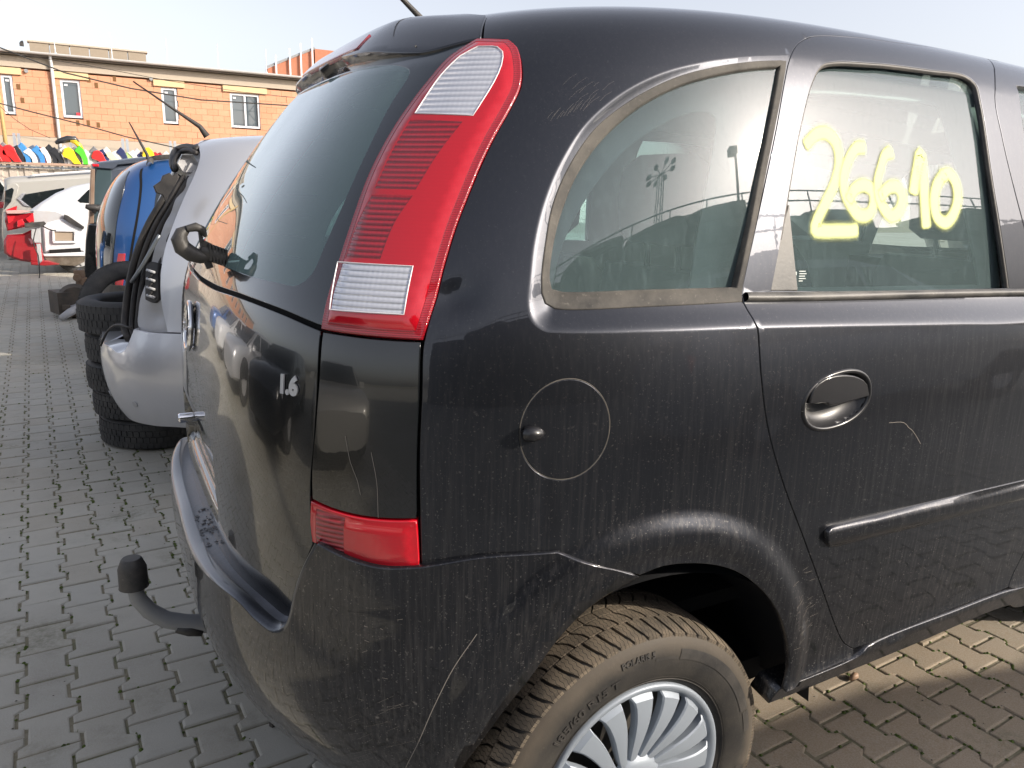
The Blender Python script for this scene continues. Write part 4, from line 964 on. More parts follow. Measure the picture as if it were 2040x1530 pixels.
# small litter on the stones
lit=plastic('litter',(.03,.028,.025),.8,dust=.4); b=MB()
for k in range(170):
    y=rng.uniform(-1.1,3.5); x=rng.uniform(-2.0,-.5) if rng.random()<.75 else rng.uniform(.5,1.6)
    if x>0: y=rng.uniform(-1.1,-.4)
    s_=rng.uniform(.0012,.0035); b.add(oct_@rotz(rng.uniform(0,3)).T*np.array([s_*1.4,s_,s_*.7])+np.array([x,y,.0008]),of)
p=onz((545,1445)); b.box(p+np.array([0,0,.006]),(.017,.012,.012),rotz(.5)); b.box(p+np.array([.008,.006,.008]),(.009,.010,.014),rotz(1.5))
tag(b.build('grit',lit),kind='stuff')
p=onz((1703,1353)); b=MB(); b.tube([p+np.array([-.02,0,.006]),p+np.array([0,0,.012]),p+np.array([.014,.004,.010])],[.006,.010,.003],8)
tag(b.build('snail_shell',plastic('shell',(.35,.22,.14),.5,dust=.2),smooth=True),'small brown and cream pebble lying on a sunlit stone near the sill','pebble')
# spare tyre under the far end of the car
def tyre(name,c,axis='z',r=.30,w=.18,label='',group=None,rot=None,cat='tyre',parent=None):
    e=empty(name,(0,0,0),label,cat,group)
    ri=.19
    pr=[(ri,-w*.38),(ri+.012,-w*.47),(ri+.05,-w*.52),(r-.03,-w*.50),(r-.010,-w*.44),(r-.002,-w*.36),(r,-w*.30),(r,w*.30),(r-.002,w*.36),(r-.010,w*.44),(r-.03,w*.50),(ri+.05,w*.52),(ri+.012,w*.47),(ri,w*.38),(ri+.02,0.),(ri,-w*.38)]
    b=MB(); b.lathe(pr,(0,0,0),axis='z',n=64); R_=np.eye(3) if rot is None else rot
    b.v=[tuple(R_@np.array(q)+np.array(c)) for q in b.v]; b.build('carcass',M['tyre2'],e,smooth=True)
    b=MB(); nb=60
    for k in range(nb):
        for s_,(za,zb) in enumerate(((-.40,-.22),(-.19,-.02),(.02,.19),(.22,.40))):
            a0=(k+(s_%2)*.5)*2*math.pi/nb; a1=a0+2*math.pi/nb*.80; rr=r+.0045; 
            if s_ in(0,3): rr=r+.001
            P=[]
            for ra in(r-.008,rr):
                for a,z_ in((a0,za),(a1,za),(a1,zb),(a0,zb)): P.append((ra*math.cos(a),ra*math.sin(a),z_*w))
            b.add([R_@np.array(q)+np.array(c) for q in P],[(4,5,6,7),(0,1,5,4),(1,2,6,5),(2,3,7,6),(3,0,4,7)])
    b.build('tread',M['tyre2'],e)
    return e
M['tyre2']=plastic('old tyre',(.022,.023,.025),.7,dust=.3,dustc=(.20,.19,.17),bumpd=.0015)
e=tyre('loose_tyre',(2.05,-.50,.30),rot=rotx(math.pi/2),label='black tyre standing under the floor of the black car beside its sill')
# ------------------------------------------------------------------ stack of tyres
lab=['dark old tyre at the bottom of the stack under the silver bumper','second tyre from the ground in the stack by the silver bumper','middle tyre of the stack of five by the silver bumper','second tyre from the top of the stack by the silver bumper','topmost tyre of the stack of five beside the silver bumper']
zt=0
for k,(pxl,w_,r_) in enumerate(((203,.150,.30),(190,.140,.295),(177,.145,.29),(175,.145,.285),(159,.165,.29))):
    y=2.69; zc=zt+w_/2; x=ony((pxl,880-k*52),y)[0]+r_
    tyre('stacked_tyre',(x,y,zc),r=r_,w=w_,label=lab[k],group='tyres stacked behind the silver car',rot=rotz(k)@rotx(rng.normal(0,.01))); zt+=w_*1.0
def plate(name,pxs,y,th_,mt,parent,bevel=.006):
    P=np.array([ony(p,y)[[0,2]] for p in pxs]); b=MB(); q=inset(P,bevel)
    rows=[[(a,y+th_,c_) for a,c_ in P],[(a,y+bevel,c_) for a,c_ in P],[(a,y,c_) for a,c_ in q]]
    b.loft(rows,closed=True); b.add(rows[-1],[tuple(range(len(P)))]); return b.build(name,mt,parent,angle=40)
# ------------------------------------------------------------------ silver car without its tailgate
PROF3=[(r[0],r[1],r[2],3.5) for r in [(.1,.5,.74),(.22,.62,.80),(.34,.70,.84),(.45,.73,.86),(.56,.735,.865),(.66,.715,.865),(.74,.68,.86),(.9,.655,.855),(1.05,.615,.845),(1.2,.555,.82),(1.32,.485,.79),(1.42,.41,.76),(1.48,.335,.71),(1.515,.22,.62),(1.535,.08,.50),(1.545,-.1,.35),(1.55,-.35,.2),(1.552,-.6,0),(1.55,-.85,-.2)]]
B3=Body(PROF3,.6,A=1.3,Bw=.86,n=3.5,off=(0,2.36,0),fwdz=.03); U3=B3.UC
M['silver']=dusty_paint('silver paint',(.60,.61,.64),metal=.5,dust=.5,coatr=.05,rough=.32,dustc=(.40,.38,.34),low=.4)
M['silver2']=plastic('bare silver metal',(.42,.43,.45),.4,dust=.4)
sc_=empty('silver_car',(0,0,0),'silver car without its tailgate, its black boot seal hanging loose','car')
qb=path(B3,[(404,266,'s'),(398,310),(388,345),(370,385),(347,440),(327,500),(319,560),(322,610),(333,662,'s'),(400,664),(520,664),('u',.3,.76),('u',-1.6,.76,'s'),('u',-1.6,.95),('u',-1.6,1.05)],closed=False)
roofp=np.concatenate([qb[:-1],np.array([(-1.6,B3.WT-.002)]),np.stack([np.linspace(-1.6,U3,50),np.full(50,B3.WT-.002)],1),path(B3,[('u',U3,1.515),('u',U3-.4,1.505),(404,266,'s')],closed=False)[:-1]])
wnd=path(B3,[('u',.55,1.12),('u',.50,1.35),('u',.2,1.43),('u',-.9,1.45,'s'),('u',-1.0,1.10,'s')])
panel('quarter_panel',sc_,M['silver'],B3,roofp,[wnd],h=.03,mirror=True); panel('side_window',sc_,M['glass'],B3,wnd,off=-.008,h=.08,gap=0,flange=False,mirror=True)
jb=path(B3,[(404,268,'s'),(398,310),(388,345),(370,385),(347,440),(327,500),(319,560),(322,610),(333,662,'s'),(300,662),(268,656,'s'),(264,640),(268,600),(285,550),(300,490),(330,420),(362,350),(372,315)])
dn=B3.unpix([(300,640),(330,480)])
panel('tailgate_jamb',sc_,M['silver2'],B3,jb,h=.02,off=-.022,gap=.001,ex=lambda U,W:-.012*np.exp(-((U-dn[0][0])/.05)**2-((W-dn[0][1])/.06)**2)+.006*np.sin(W*60)*np.exp(-((U-dn[1][0])/.06)**2))
bp=path(B3,[(268,656,'s'),(300,663),(360,666),(520,666),('u',.5,.76,'s'),('u',.55,.36,'s'),(520,860),(365,851),(300,846),(240,823),(219,796),(214,762),(203,728),(200,700),(208,684,'s'),(222,692),(238,703),(250,698),(262,672)])
bmp=panel('rear_bumper',sc_,M['silver'],B3,bp,off=.004,h=.025,thick=.02,bev=.004)
# the bumper's step and far half
eb=path(B3,[(208,684),(222,692),(238,703),(250,698),(262,672),(268,656)],closed=False)
A0=B3.surf(eb[:,0],eb[:,1],.003); b=MB(); b.loft([A0,A0+np.array([.05,.02,.012]),A0+np.array([.12,.05,.0])]); b.build('bumper_step',M['silver'],bmp,smooth=True)
lo_=path(B3,[(208,684,'s'),('u',U3,.66),('u',U3+.55,.66),('u',2*U3-.9,.70,'s'),('u',2*U3-.9,.34,'s'),('u',U3,.34),(240,823),(219,796),(214,762),(203,728),(200,700)])
for px_,py_ in ((271,804),(222,783)):
    q=B3.unpix([(px_,py_)])[0]; P_=B3.surf(q[:1],q[1:],.004)[0]; n_=B3.nrm(q[:1],q[1:])[0]
    b=MB(); b.tube([P_-n_*.004,P_+n_*.003,P_+n_*.0035,P_+n_*.0035],[.014,.014,.012,.001],16); b.build('parking_sensor',M['silver2'],bmp,angle=40)
# seals
def tube_on(body,pts,r,off,name,mt,parent,dx=0):
    l=path(body,pts,closed=False,step=.02); P=body.surf(l[:,0],l[:,1],off); P=P+np.array([dx,0,0]); b=MB(); b.tube(P,r,8); return b.build(name,mt,parent,smooth=True)
M['seal']=plastic('black rubber seal',(.010,.010,.012),.55,dust=.15)
s1=[(352,345),(322,395),(290,450),(268,505),(254,560),(247,610),(244,650),(252,675)]
for k,(d,r,o_) in enumerate(((0,.016,-.01),(9,.012,-.02),(-7,.012,-.03),(17,.013,-.03),(25,.012,-.04))): tube_on(B3,[(x+d,y) for x,y in s1],r,o_,'boot_seal',M['seal'],sc_)
tube_on(B3,[(372,385),(340,440),(315,500),(298,550)],.012,-.035,'boot_seal',M['seal'],sc_)
tube_on(B3,[(318,468),(300,500),(280,535),(262,562)],.008,.0,'gas_strut',mat('strut grey',(.20,.22,.24),.35,.6),sc_)
tube_on(B3,[(346,335),(343,312),(352,297),(372,291),(392,296)],.016,-.005,'boot_seal',M['seal'],sc_)
tube_on(B3,[(350,340),(350,318),(360,304),(376,300),(392,306)],.010,.002,'boot_seal',M['seal'],sc_)
plate('hanging_cloth',[(354,343),(344,350),(338,344),(324,350),(321,360),(306,371),(311,384),(324,389),(331,403),(338,388),(348,372),(356,356)],1.62,.03,M['seal'],sc_,.003)
b=MB(); c=B3.unpix([(374,326)])[0]; P_=B3.surf(c[:1],c[1:],.0)[0]; b.lathe([(0,.012),(.035,.010),(.042,0),(.04,-.02)],P_,axis='y',n=6); b.box(P_+np.array([.02,0,-.03]),(.05,.02,.05),roty(.5)); b.build('hinge_bracket',M['silver2'],sc_,angle=30)
tube_on(B3,[(270,655),(250,649),(236,651),(226,660),(211,690)],.005,.02,'boot_cable',M['seal'],sc_)
# black lamp socket in the jamb
sk=path(B3,[(289,530,'s'),(296,523),(312,524,'s'),(313,596,'s'),(306,602),(288,596,'s')])
soc=panel('lamp_socket',sc_,M['seal'],B3,sk,off=-.004,h=.02,gap=0,bev=.003,thick=.02)
for yy in(538,555,572,588): tube_on(B3,[(294,yy),(309,yy+5)],.006,.003,'bulb_rib',M['silver2'],soc)
for k in range(3): tube_on(B3,[(296,540+17*k),(304,548+17*k),(296,556+17*k)],.004,.004,'bulb_rib',M['seal'],soc)
# roof tip, aerial, boot interior, wheels
a0=ony((412,263),2.36); b=MB(); b.tube([a0-np.array([0,0,.02]),ony((398,252),2.36),ony((335,210),2.36),ony((265,162),2.36)],[.016,.011,.005,.003],8); b.build('roof_aerial',M['seal'],sc_,smooth=True)
b=MB(); rows=[]
for z_,x_,h_ in ((.64,-.50,.56),(1.0,-.42,.58),(1.35,-.24,.54),(1.46,-.10,.45)): rows.append([(x_+.10,2.36-h_,z_),(x_+.75,2.36-h_,z_),(x_+.75,2.36+h_,z_),(x_+.10,2.36+h_,z_)])
b.loft(rows); b.box((-.12,2.36,.62),(.7,1.0,.03)); b.build('boot_lining',M['seam'],sc_)
tgtop=path(B3,[('u',U3,1.515),('u',U3-.4,1.505),(404,268,'s'),(392,290,'s'),('u',U3-.4,1.47),('u',U3,1.48)],closed=False)
mr=tgtop[::-1].copy(); mr[:,0]=2*U3-mr[:,0]; panel('roof_header',sc_,M['plastic'],B3,np.concatenate([tgtop[:-1],mr[:-1]]),h=.03,off=-.01)
low3=rect(-1.6,.62,.30,.755) if 0 else np.array([(-1.6,B3.wz(.30)),(-.95,B3.wz(.30)),(-.95,B3.wz(.30)),(.30,B3.wz(.30)),(.50,B3.wz(.5)),(.52,B3.wz(.755)),(-1.6,B3.wz(.755))])
panel('lower_side',sc_,M['silver'],B3,low3,h=.06,mirror=True)
panel('rear_bumper',sc_,M['silver'],B3,np.array([(U3-.25,B3.wz(.30)),(2*U3-.5,B3.wz(.30)),(2*U3-.5,B3.wz(.755)),(2*U3-.75,B3.wz(.70)),(U3-.2,B3.wz(.60))]),h=.04,off=.0035)
def darkwheel(parent,c,side=-1,r=.30,capm=None):
    b=MB(); w=.19; ri=.19
    b.lathe([(ri,-w*.42),(ri+.02,-w*.5),(r-.02,-w*.48),(r,-w*.35),(r,w*.35),(r-.02,w*.48),(ri+.02,w*.5),(ri,w*.42)],c,axis='y',n=40); o=b.build('wheel',M['tyre2'],parent,smooth=True)
    b=MB(); y=side*w*.36; b.lathe([(0,y+side*.02),(.05,y+side*.02),(.06,y),(.18,y),(.192,y+side*.02)],c,axis='y',n=40); b.build('rim',capm or M['silver2'],o,angle=30)
    for k in range(5):
        a=k*1.2566; b=MB(); b.box(np.array(c)+np.array([.115*math.cos(a),y+side*.012,.115*math.sin(a)]),(.15,.02,.04),roty(-a)); b.build('spoke',capm or M['silver2'],o)
for x_ in(.2,2.75):
    for s_ in(-1,1): darkwheel(sc_,(x_,2.36+s_*.74,.30),s_)
# ------------------------------------------------------------------ blue van
PROF4=[(r[0],r[1],r[2],5.) for r in [(.1,.62,.80),(.25,.70,.84),(.36,.72,.85),(.5,.725,.86),(.75,.72,.86),(.97,.70,.86),(1.1,.665,.85),(1.23,.61,.83),(1.32,.56,.82),(1.39,.50,.80),(1.46,.41,.77),(1.50,.30,.71),(1.53,.15,.6),(1.55,-.05,.42),(1.56,-.3,.25),(1.565,-.6,0),(1.56,-.9,-.25)]]
B4=Body(PROF4,.6,A=1.32,Bw=.86,n=5,off=(0,5.25,0),fwdz=.01); U4=B4.UC
M['blue']=dusty_paint('blue paint',(.018,.095,.30),metal=.3,dust=.5,coatr=.04,rough=.35,low=.5)
M['darkglass']=mat('dark glass',(.012,.016,.018),.04,0,1,.01)
bv=empty('blue_van',(0,0,0),'bright blue hatchback van with dark rear window between the silver car and a dark van','van')
allp=np.concatenate([np.array([(-1.6,B4.wz(.30))]),np.stack([np.linspace(-1.5,U4,40),np.full(40,B4.wz(.30))],1),np.stack([np.linspace(U4,-1.6,60),np.full(60,B4.WT-.003)],1)])
rg=path(B4,[(235,347,'s'),(262,346,'s'),(252,400),(243,450),(238,500),(237,528,'s'),(222,530),(205,526),(195,520,'s'),('u',U4,.90),('u',U4,1.36)])
panel('body_shell',bv,M['blue'],B4,allp,h=.05,mirror=True)
gR=path(B4,[('u',U4,.66),(236,590,'s'),(229,560),(226,520),(230,470),(237,420),(248,375),(259,341,'s'),('u',U4,1.40)],closed=False); gL=gR[::-1].copy(); gL[:,0]=2*U4-gL[:,0]
panel('rear_window',bv,M['darkglass'],B4,np.concatenate([gR,gL[1:-1]]),h=.05,off=.004)
ribbon('door_gap',bv,M['seam'],B4,path(B4,[(283,336),(281,370),(274,430),(262,500),(252,560)],closed=False),w=.009,off=.001)
lampm=mat('rear lamp red',(.55,.02,.03),.15,coat=1)
panel('rear_lamp',bv,lampm,B4,path(B4,[(236,505,'s'),(250,505,'s'),(246,560),(238,600,'s'),(230,598,'s'),(231,545)]),off=.006,h=.03)
ribbon('roof_rail',bv,M['plastic'],B4,path(B4,[(300,332),(306,322),(345,318)],closed=False),w=.02,off=.01,rise=.03)
panel('side_window',bv,M['darkglass'],B4,path(B4,[(318,362,'s'),(350,360),(380,360,'s'),(370,450,'s'),(306,452,'s')]),off=.004,h=.05)
a0=ony((297,325),5.2); b=MB(); b.tube([a0-np.array([0,0,.02]),ony((293,308),5.2),ony((257,243),5.2)],[.018,.012,.004],8); b.build('roof_aerial',M['seal'],bv,smooth=True)
panel('rear_bumper',bv,M['plastic'],B4,np.concatenate([np.stack([np.linspace(U4-.85,U4,30),np.full(30,B4.wz(.33))],1),np.stack([np.linspace(U4,U4-.85,30),np.full(30,B4.wz(.60))],1)]),h=.04,off=.02,mirror=True)
for x_ in(.2,2.6):
    for s_ in(-1,1): darkwheel(bv,(x_,5.25+s_*.76,.30),s_)
# ------------------------------------------------------------------ cars drawn from their side outline
def profile_car(parent,name,mt,outline,y,width=1.7,r=.09,round_top=True):
    """outline traced at the near flank; the body is given its real width and rounded shoulders"""
    P=np.array([ony(p,y)[[0,2]] for p in outline]); s_=1 if area(P)>0 else -1
    rows=[]
    for yy,ins_ in ((0,.10),(.015,.05),(.05,.02),(.12,0),(width-.12,0),(width-.05,.02),(width-.015,.05),(width,.10)):
        q=inset(P,ins_*min(1,r/.09)) if ins_ else P
        rows.append([(a,y+yy,b) for a,b in q])
    b=MB(); b.loft(rows,closed=True); n=len(P); b.add(rows[0],[tuple(range(n))]); b.add(rows[-1],[tuple(range(n))[::-1]])
    o=b.build(name,mt,parent,angle=50); return o
M['whitep']=dusty_paint('white paint',(.62,.63,.65),dust=.4,coatr=.06,rough=.4,low=.4)
M['greyp']=dusty_paint('pale beige silver paint',(.42,.41,.38),metal=.3,dust=.3,rough=.4,low=.4)
M['redp']=dusty_paint('red paint',(.30,.008,.014),dust=.4,rough=.35,low=.4)
M['greyglass']=mat('sky grey glass',(.05,.075,.085),.08,0,1,.02)  # sky reflection put into the base colour of the pane
M['darkvan']=dusty_paint('dark blue grey paint',(.07,.085,.115),metal=.2,dust=.8,rough=.35,low=1.)
dv=empty('dark_van',(0,0,0),'dark grey van with upright rear window and a flat dusty roof behind the blue one','van')
profile_car(dv,'body_shell',M['darkvan'],[(181,326),(200,321),(280,312),(345,308),(520,300),(520,640),(190,640),(172,600),(168,540),(170,480),(176,440),(178,380)],7.3)
plate('rear_side_window',[(192,334),(222,336),(222,440),(178,446),(182,400)],7.29,.05,M['greyglass'],dv)
plate('window_reflection',[(181,336),(189,336),(187,445),(178,446)],7.27,.04,plastic('painted brown reflection',(.20,.13,.09),.3,dust=.3),dv)  # coloured plate standing in for the brown reflection in the glass
plate('roof_edge',[(184,327),(340,308),(342,318),(235,328),(226,337),(188,334)],7.26,.06,M['darkvan'],dv)
plate('brake_light',[(183,326),(197,327),(197,332),(184,332)],7.25,.03,lampm,dv)
b=MB(); b.tube([ony(p,7.2) for p in ((170,411),(178,413),(190,414),(200,418))],[.02,.03,.035,.02],8); b.tube([ony(p,7.2) for p in ((186,424),(190,416),(200,410))],[.02,.025,.02],8); b.build('wiper_arm',M['seal'],dv,smooth=True)
plate('rear_door',[(176,448),(205,450),(200,600),(175,598),(168,540),(171,480)],7.27,.05,M['blackclean'],dv)
for x_ in(.3,2.9):
    for s_ in(0,1): darkwheel(dv,(x_,7.42+s_*1.45,.30),-1 if s_==0 else 1)
# silver estate at the back
es=empty('silver_estate',(0,0,0),'pale silver estate car with roof rail and dark side window before the fence','car')
profile_car(es,'body_shell',M['greyp'],[(6,357),(20,352),(90,348),(180,343),(330,336),(420,400),(470,470),(470,520),(14,520),(2,470),(2,430),(8,400)],14.2)
plate('side_window',[(40,395),(46,388),(128,374),(130,420),(82,424),(50,408)],14.19,.05,M['darkglass'],es); plate('window_surround',[(34,396),(44,385),(52,385),(42,398),(60,412),(48,410)],14.17,.03,mat('bright trim',(.75,.76,.8),.25,.8),es)
plate('rear_pillar',[(14,368),(32,366),(38,372),(26,408),(12,424),(6,422)],14.17,.05,M['greyp'],es); plate('tailgate_window',[(10,380),(24,374),(28,378),(22,402),(8,418)],14.15,.04,M['darkglass'],es)
plate('rear_lamp',[(12,418),(34,410),(32,424),(12,428)],14.14,.05,lampm,es)
b=MB(); b.tube([ony(p,14.2) for p in ((60,352),(70,349),(180,341),(250,336))],.022,6); b.build('roof_rail',M['whitep'],es,smooth=True)
for x_ in(-.9,1.8):
    for s_ in(0,1): darkwheel(es,(x_,14.35+s_*1.45,.31),-1 if s_==0 else 1)
# dark hatchback at the left edge
dh_=empty('grey_hatchback',(0,0,0),'dark grey hatchback with red lamp cut by the left edge of the picture','car')
profile_car(dh_,'body_shell',M['greyp'],[(-80,352),(2,357),(14,372),(8,420),(6,470),(2,520),(-90,520)],16.2)
plate('tailgate_window',[(-30,360),(0,362),(9,374),(2,400),(-30,408)],16.19,.05,M['darkglass'],dh_); plate('rear_lamp',[(-10,403),(8,402),(8,414),(-10,416)],16.15,.06,lampm,dh_)
# white car and its torn red bumper
wc=empty('white_car',(0,0,0),'white car stripped of its rear bumper, showing a bare rear panel with a plate opening','car')
profile_car(wc,'body_shell',M['whitep'],[(56,421),(80,404),(110,385),(145,371),(180,364),(300,358),(400,430),(460,520),(180,524),(120,520),(92,520),(88,440)],11.6)
plate('side_window',[(154,400),(162,392),(176,378),(200,372),(200,406),(160,404)],11.59,.04,M['darkglass'],wc)
plate('lamp_bowl',[(66,419),(110,421),(128,428),(138,440),(104,447),(84,450),(66,446)],11.57,.05,M['silver2'],wc)
rp=plate('rear_panel',[(84,447),(96,443),(122,436),(150,446),(166,456),(168,500),(120,503),(88,502),(86,470)],11.55,.12,M['whitep'],wc,.02)
plate('plate_opening',[(108,461),(144,462),(147,468),(147,480),(112,480),(107,474)],11.53,.02,mat('card brown',(.30,.24,.18),.8),rp,.005)
for q in ([(104,457),(150,459),(150,462),(106,461)],[(104,458),(108,461),(110,482),(104,480)],[(104,480),(150,480),(152,484),(106,485)],[(148,460),(152,462),(152,483),(147,480)]): plate('opening_lip',q,11.50,.03,M['whitep'],rp,.004)
plate('bumper_beam',[(98,498),(160,494),(163,506),(100,509)],11.52,.06,M['seam'],wc); plate('panel_flange',[(86,506),(170,502),(176,506),(170,510),(88,511)],11.45,.12,M['whitep'],wc)
plate('under_tray',[(86,511),(170,508),(168,522),(150,530),(100,528)],11.48,.2,plastic('rusty underside',(.06,.045,.03),.8,dust=.4),wc)
plate('vent_strip',[(128,427),(136,430),(168,452),(166,458),(148,450),(126,436)],11.50,.04,M['seal'],wc)
darkwheel(wc,(-.98,11.72,.28),-1); darkwheel(wc,(-.98,13.1,.28),1); darkwheel(wc,(1.7,11.72,.3),-1); darkwheel(wc,(1.7,13.1,.3),1)
rb=empty('torn_red_bumper',(0,0,0),'torn red rear bumper and broken lamp hanging off the white car','bumper')
b=MB(); P=[(44,466),(60,459),(72,456),(70,470),(62,476),(66,483),(80,484),(84,500),(88,524),(70,524),(40,520),(18,512),(8,504),(7,480),(14,468)]
o_=plate('bumper_skin',P,11.3,.22,M['redp'],rb,.03)
plate('bumper_valance',[(60,520),(95,520),(118,527),(90,530),(62,528)],11.3,.2,M['redp'],rb,.01)
plate('lamp_top',[(10,420),(45,419),(62,421),(40,426),(14,426)],11.25,.16,plastic('faded lamp top',(.50,.30,.28),.4,dust=.3),rb)
plate('lamp_body',[(11,426),(42,426),(66,424),(68,444),(50,452),(34,456),(14,460),(9,440)],11.3,.18,M['reddark'],rb,.02)
plate('lamp_chip',[(34,440),(44,436),(50,446),(44,454),(34,452)],11.24,.05,lampm,rb); plate('lamp_chip',[(50,436),(66,424),(68,440),(58,444)],11.24,.05,lampm,rb); plate('lamp_chip',[(14,432),(30,430),(26,440),(16,446)],11.26,.05,lampm,rb)
plate('torn_bracket',[(48,445),(88,441),(92,446),(86,451),(50,454)],11.15,.05,M['plastic'],rb); plate('torn_bracket',[(62,456),(80,452),(82,484),(70,484),(62,474)],11.2,.04,M['silver2'],rb)
plate('torn_bracket',[(72,486),(80,486),(84,520),(76,528),(74,510)],11.1,.05,M['silver2'],rb)
b=MB(); b.tube([ony(p,11.) for p in ((72,455),(68,470),(66,482),(70,495),(76,508),(78,524),(79,545),(78,560),(82,585),(90,610),(91,636))],.008,6); b.build('hanging_cable',M['seal'],rb,smooth=True)
b=MB(); b.tube([ony(p,11.35) for p in ((84,450),(96,456),(104,459),(112,459))],.01,6); b.build('lamp_cable',M['seal'],rb,smooth=True)
# ------------------------------------------------------------------ scrap axle parts on the ground
y0=onz((150,640))[1]
ge=empty('gearbox_scrap',(0,0,0),'greasy gearbox and suspension parts heaped on the paving behind the dark van','scrap')
M['grease']=plastic('greasy metal',(.04,.036,.032),.6,dust=.5,dustc=(.18,.14,.10),bumpd=.004); M['rust']=plastic('rusty metal',(.16,.10,.06),.8,dust=.4)
def cpt(px,y): return ony(px,y)
b=MB(); b.box(cpt((140,600),y0+.35),(.30,.30,.22),rotz(.3)); b.lathe([(0,-.09),(.13,-.09),(.16,-.03),(.14,.06),(.08,.10),(0,.10)],cpt((150,596),y0+.3),axis='y',n=20); b.build('gearbox',M['grease'],ge,angle=30)
b=MB(); b.tube([cpt((122,634),y0),cpt((140,622),y0+.1),cpt((165,606),y0+.3)],[.03,.04,.05],8); b.build('arm',M['silver2'],ge,smooth=True)
b=MB(); b.tube([cpt((113,648),y0),cpt((135,646),y0)],[.02,.025],8); b.build('arm',M['silver2'],ge,smooth=True)
b=MB(); b.lathe([(.03,-.03),(.09,-.03),(.10,0),(.09,.03),(.03,.03)],cpt((181,578),y0+.3),axis='z',n=20); b.build('hub',M['rust'],ge,angle=30)
b=MB(); b.tube([cpt((163,595),y0+.4),cpt((162,552),y0+.4)],[.055,.05],12); b.build('damper',M['rust'],ge,angle=40)
b=MB(); b.box(cpt((158,545),y0+.4),(.10,.06,.07)); b.lathe([(0,-.03),(.035,-.03),(.035,.03),(0,.03)],cpt((153,553),y0+.35),axis='y',n=12); b.build('knuckle',M['rust'],ge,angle=30)
b=MB(); b.tube([cpt((156,536),y0+.5),cpt((168,549),y0+.5),cpt((192,560),y0+.6)],[.022,.025,.025],8); b.build('link_rod',M['iron'],ge,smooth=True)
for k in range(9): 
    b=MB(); b.box(cpt((132+k*6.5,612+((k*37)%24)),y0+.15+.02*k),(.07+.01*(k%3),.06,.05),rotz(k)@rotx(k*.7)); b.build('casting',[M['grease'],M['rust'],M['silver2']][k%3],ge)
tyre('leaning_tyre',cpt((192,622),3.95)+np.array([.20,0,.02]),r=.30,w=.19,rot=rotx(math.pi/2-.15)@rotz(.2),label='tyre leaning upright just behind the stack of five')
# ------------------------------------------------------------------ fence, bumper shelf
YF=23.
fe_=empty('metal_fence',(0,0,0),'beige ribbed sheet metal fence with grey posts at the end of the yard','fence')
M['sheet']=plastic('beige ribbed sheet',(.42,.37,.32),.5,dust=.3); M['galv']=mat('galvanised steel',(.42,.45,.48),.4,.6); M['shelfrail']=plastic('rusty rail',(.36,.24,.18),.8,dust=.4)
for k in range(-26,34):
    b=MB(); x=k*.34+.02
    b.loft([[(x,YF,z_),(x+.10,YF,z_),(x+.13,YF-.035,z_),(x+.30,YF-.035,z_),(x+.335,YF,z_)] for z_ in(0,1.66)]); b.build('fence_sheet',M['sheet'],fe_)
b=MB(); b.box((1,YF-.05,1.70),(22,.16,.05)); b.build('fence_rail',M['galv'],fe_)
b=MB(); b.box((1,YF-.02,1.79),(22,.5,.06)); b.build('shelf_board',M['shelfrail'],fe_)
for k in range(-30,50):
    b=MB(); b.box((k*.23,YF-.15,1.715),(.13,.02,.03),roty(.5 if k%2 else -.5)); b.build('lattice_strut',M['galv'],fe_)
for px in(32,143,247,342,-75,440,530,620):
    for d in(-4,5):
        q=ony((px+d,270),YF+.5); b=MB(); b.box((q[0],YF+.5,1.4),(.07,.07,2.35)); b.build('post',M['galv'],fe_)
cols={'red':(.62,.02,.02),'dkred':(.22,.01,.015),'black':(.02,.022,.026),'blue':(.05,.22,.50),'white':(.62,.62,.60),'slate':(.08,.11,.17),'yellow':(.85,.58,.02),'grey':(.16,.16,.17),'green':(.08,.55,.03),'silver':(.5,.52,.54),'navy':(.02,.03,.10),'cream':(.62,.60,.40),'lime':(.38,.52,.20),'lilac':(.55,.50,.52)}
cm={k:mat('bumper '+k,v_,.35,0,.6,.1) for k,v_ in cols.items()}
seq=[(-52,'white'),(-38,'blue'),(-24,'black'),(-10,'red'),(6,'red'),(15,'grey'),(26,'red'),(40,'black'),(51,'blue'),(64,'white'),(72,'slate'),(79,'blue'),(86,'dkred'),(93,'white'),(104,'black'),(116,'black'),(128,'grey'),(134,'white'),(144,'yellow'),(154,'grey'),(164,'green'),(174,'silver'),(185,'white'),(192,'grey'),(200,'red'),(209,'navy'),(217,'white'),(224,'cream'),(236,'white'),(246,'navy'),(258,'lime'),(268,'white'),(277,'lilac'),(285,'navy'),(294,'grey'),(300,'yellow'),(312,'red'),(322,'dkred'),(334,'white'),(348,'silver'),(362,'black'),(378,'red'),(394,'white'),(410,'slate')]
cn={'dkred':'dark red','grey':'dark grey','black':'black','navy':'navy blue','lime':'pale green','lilac':'lilac white','slate':'slate blue','silver':'silver grey'}
place={}
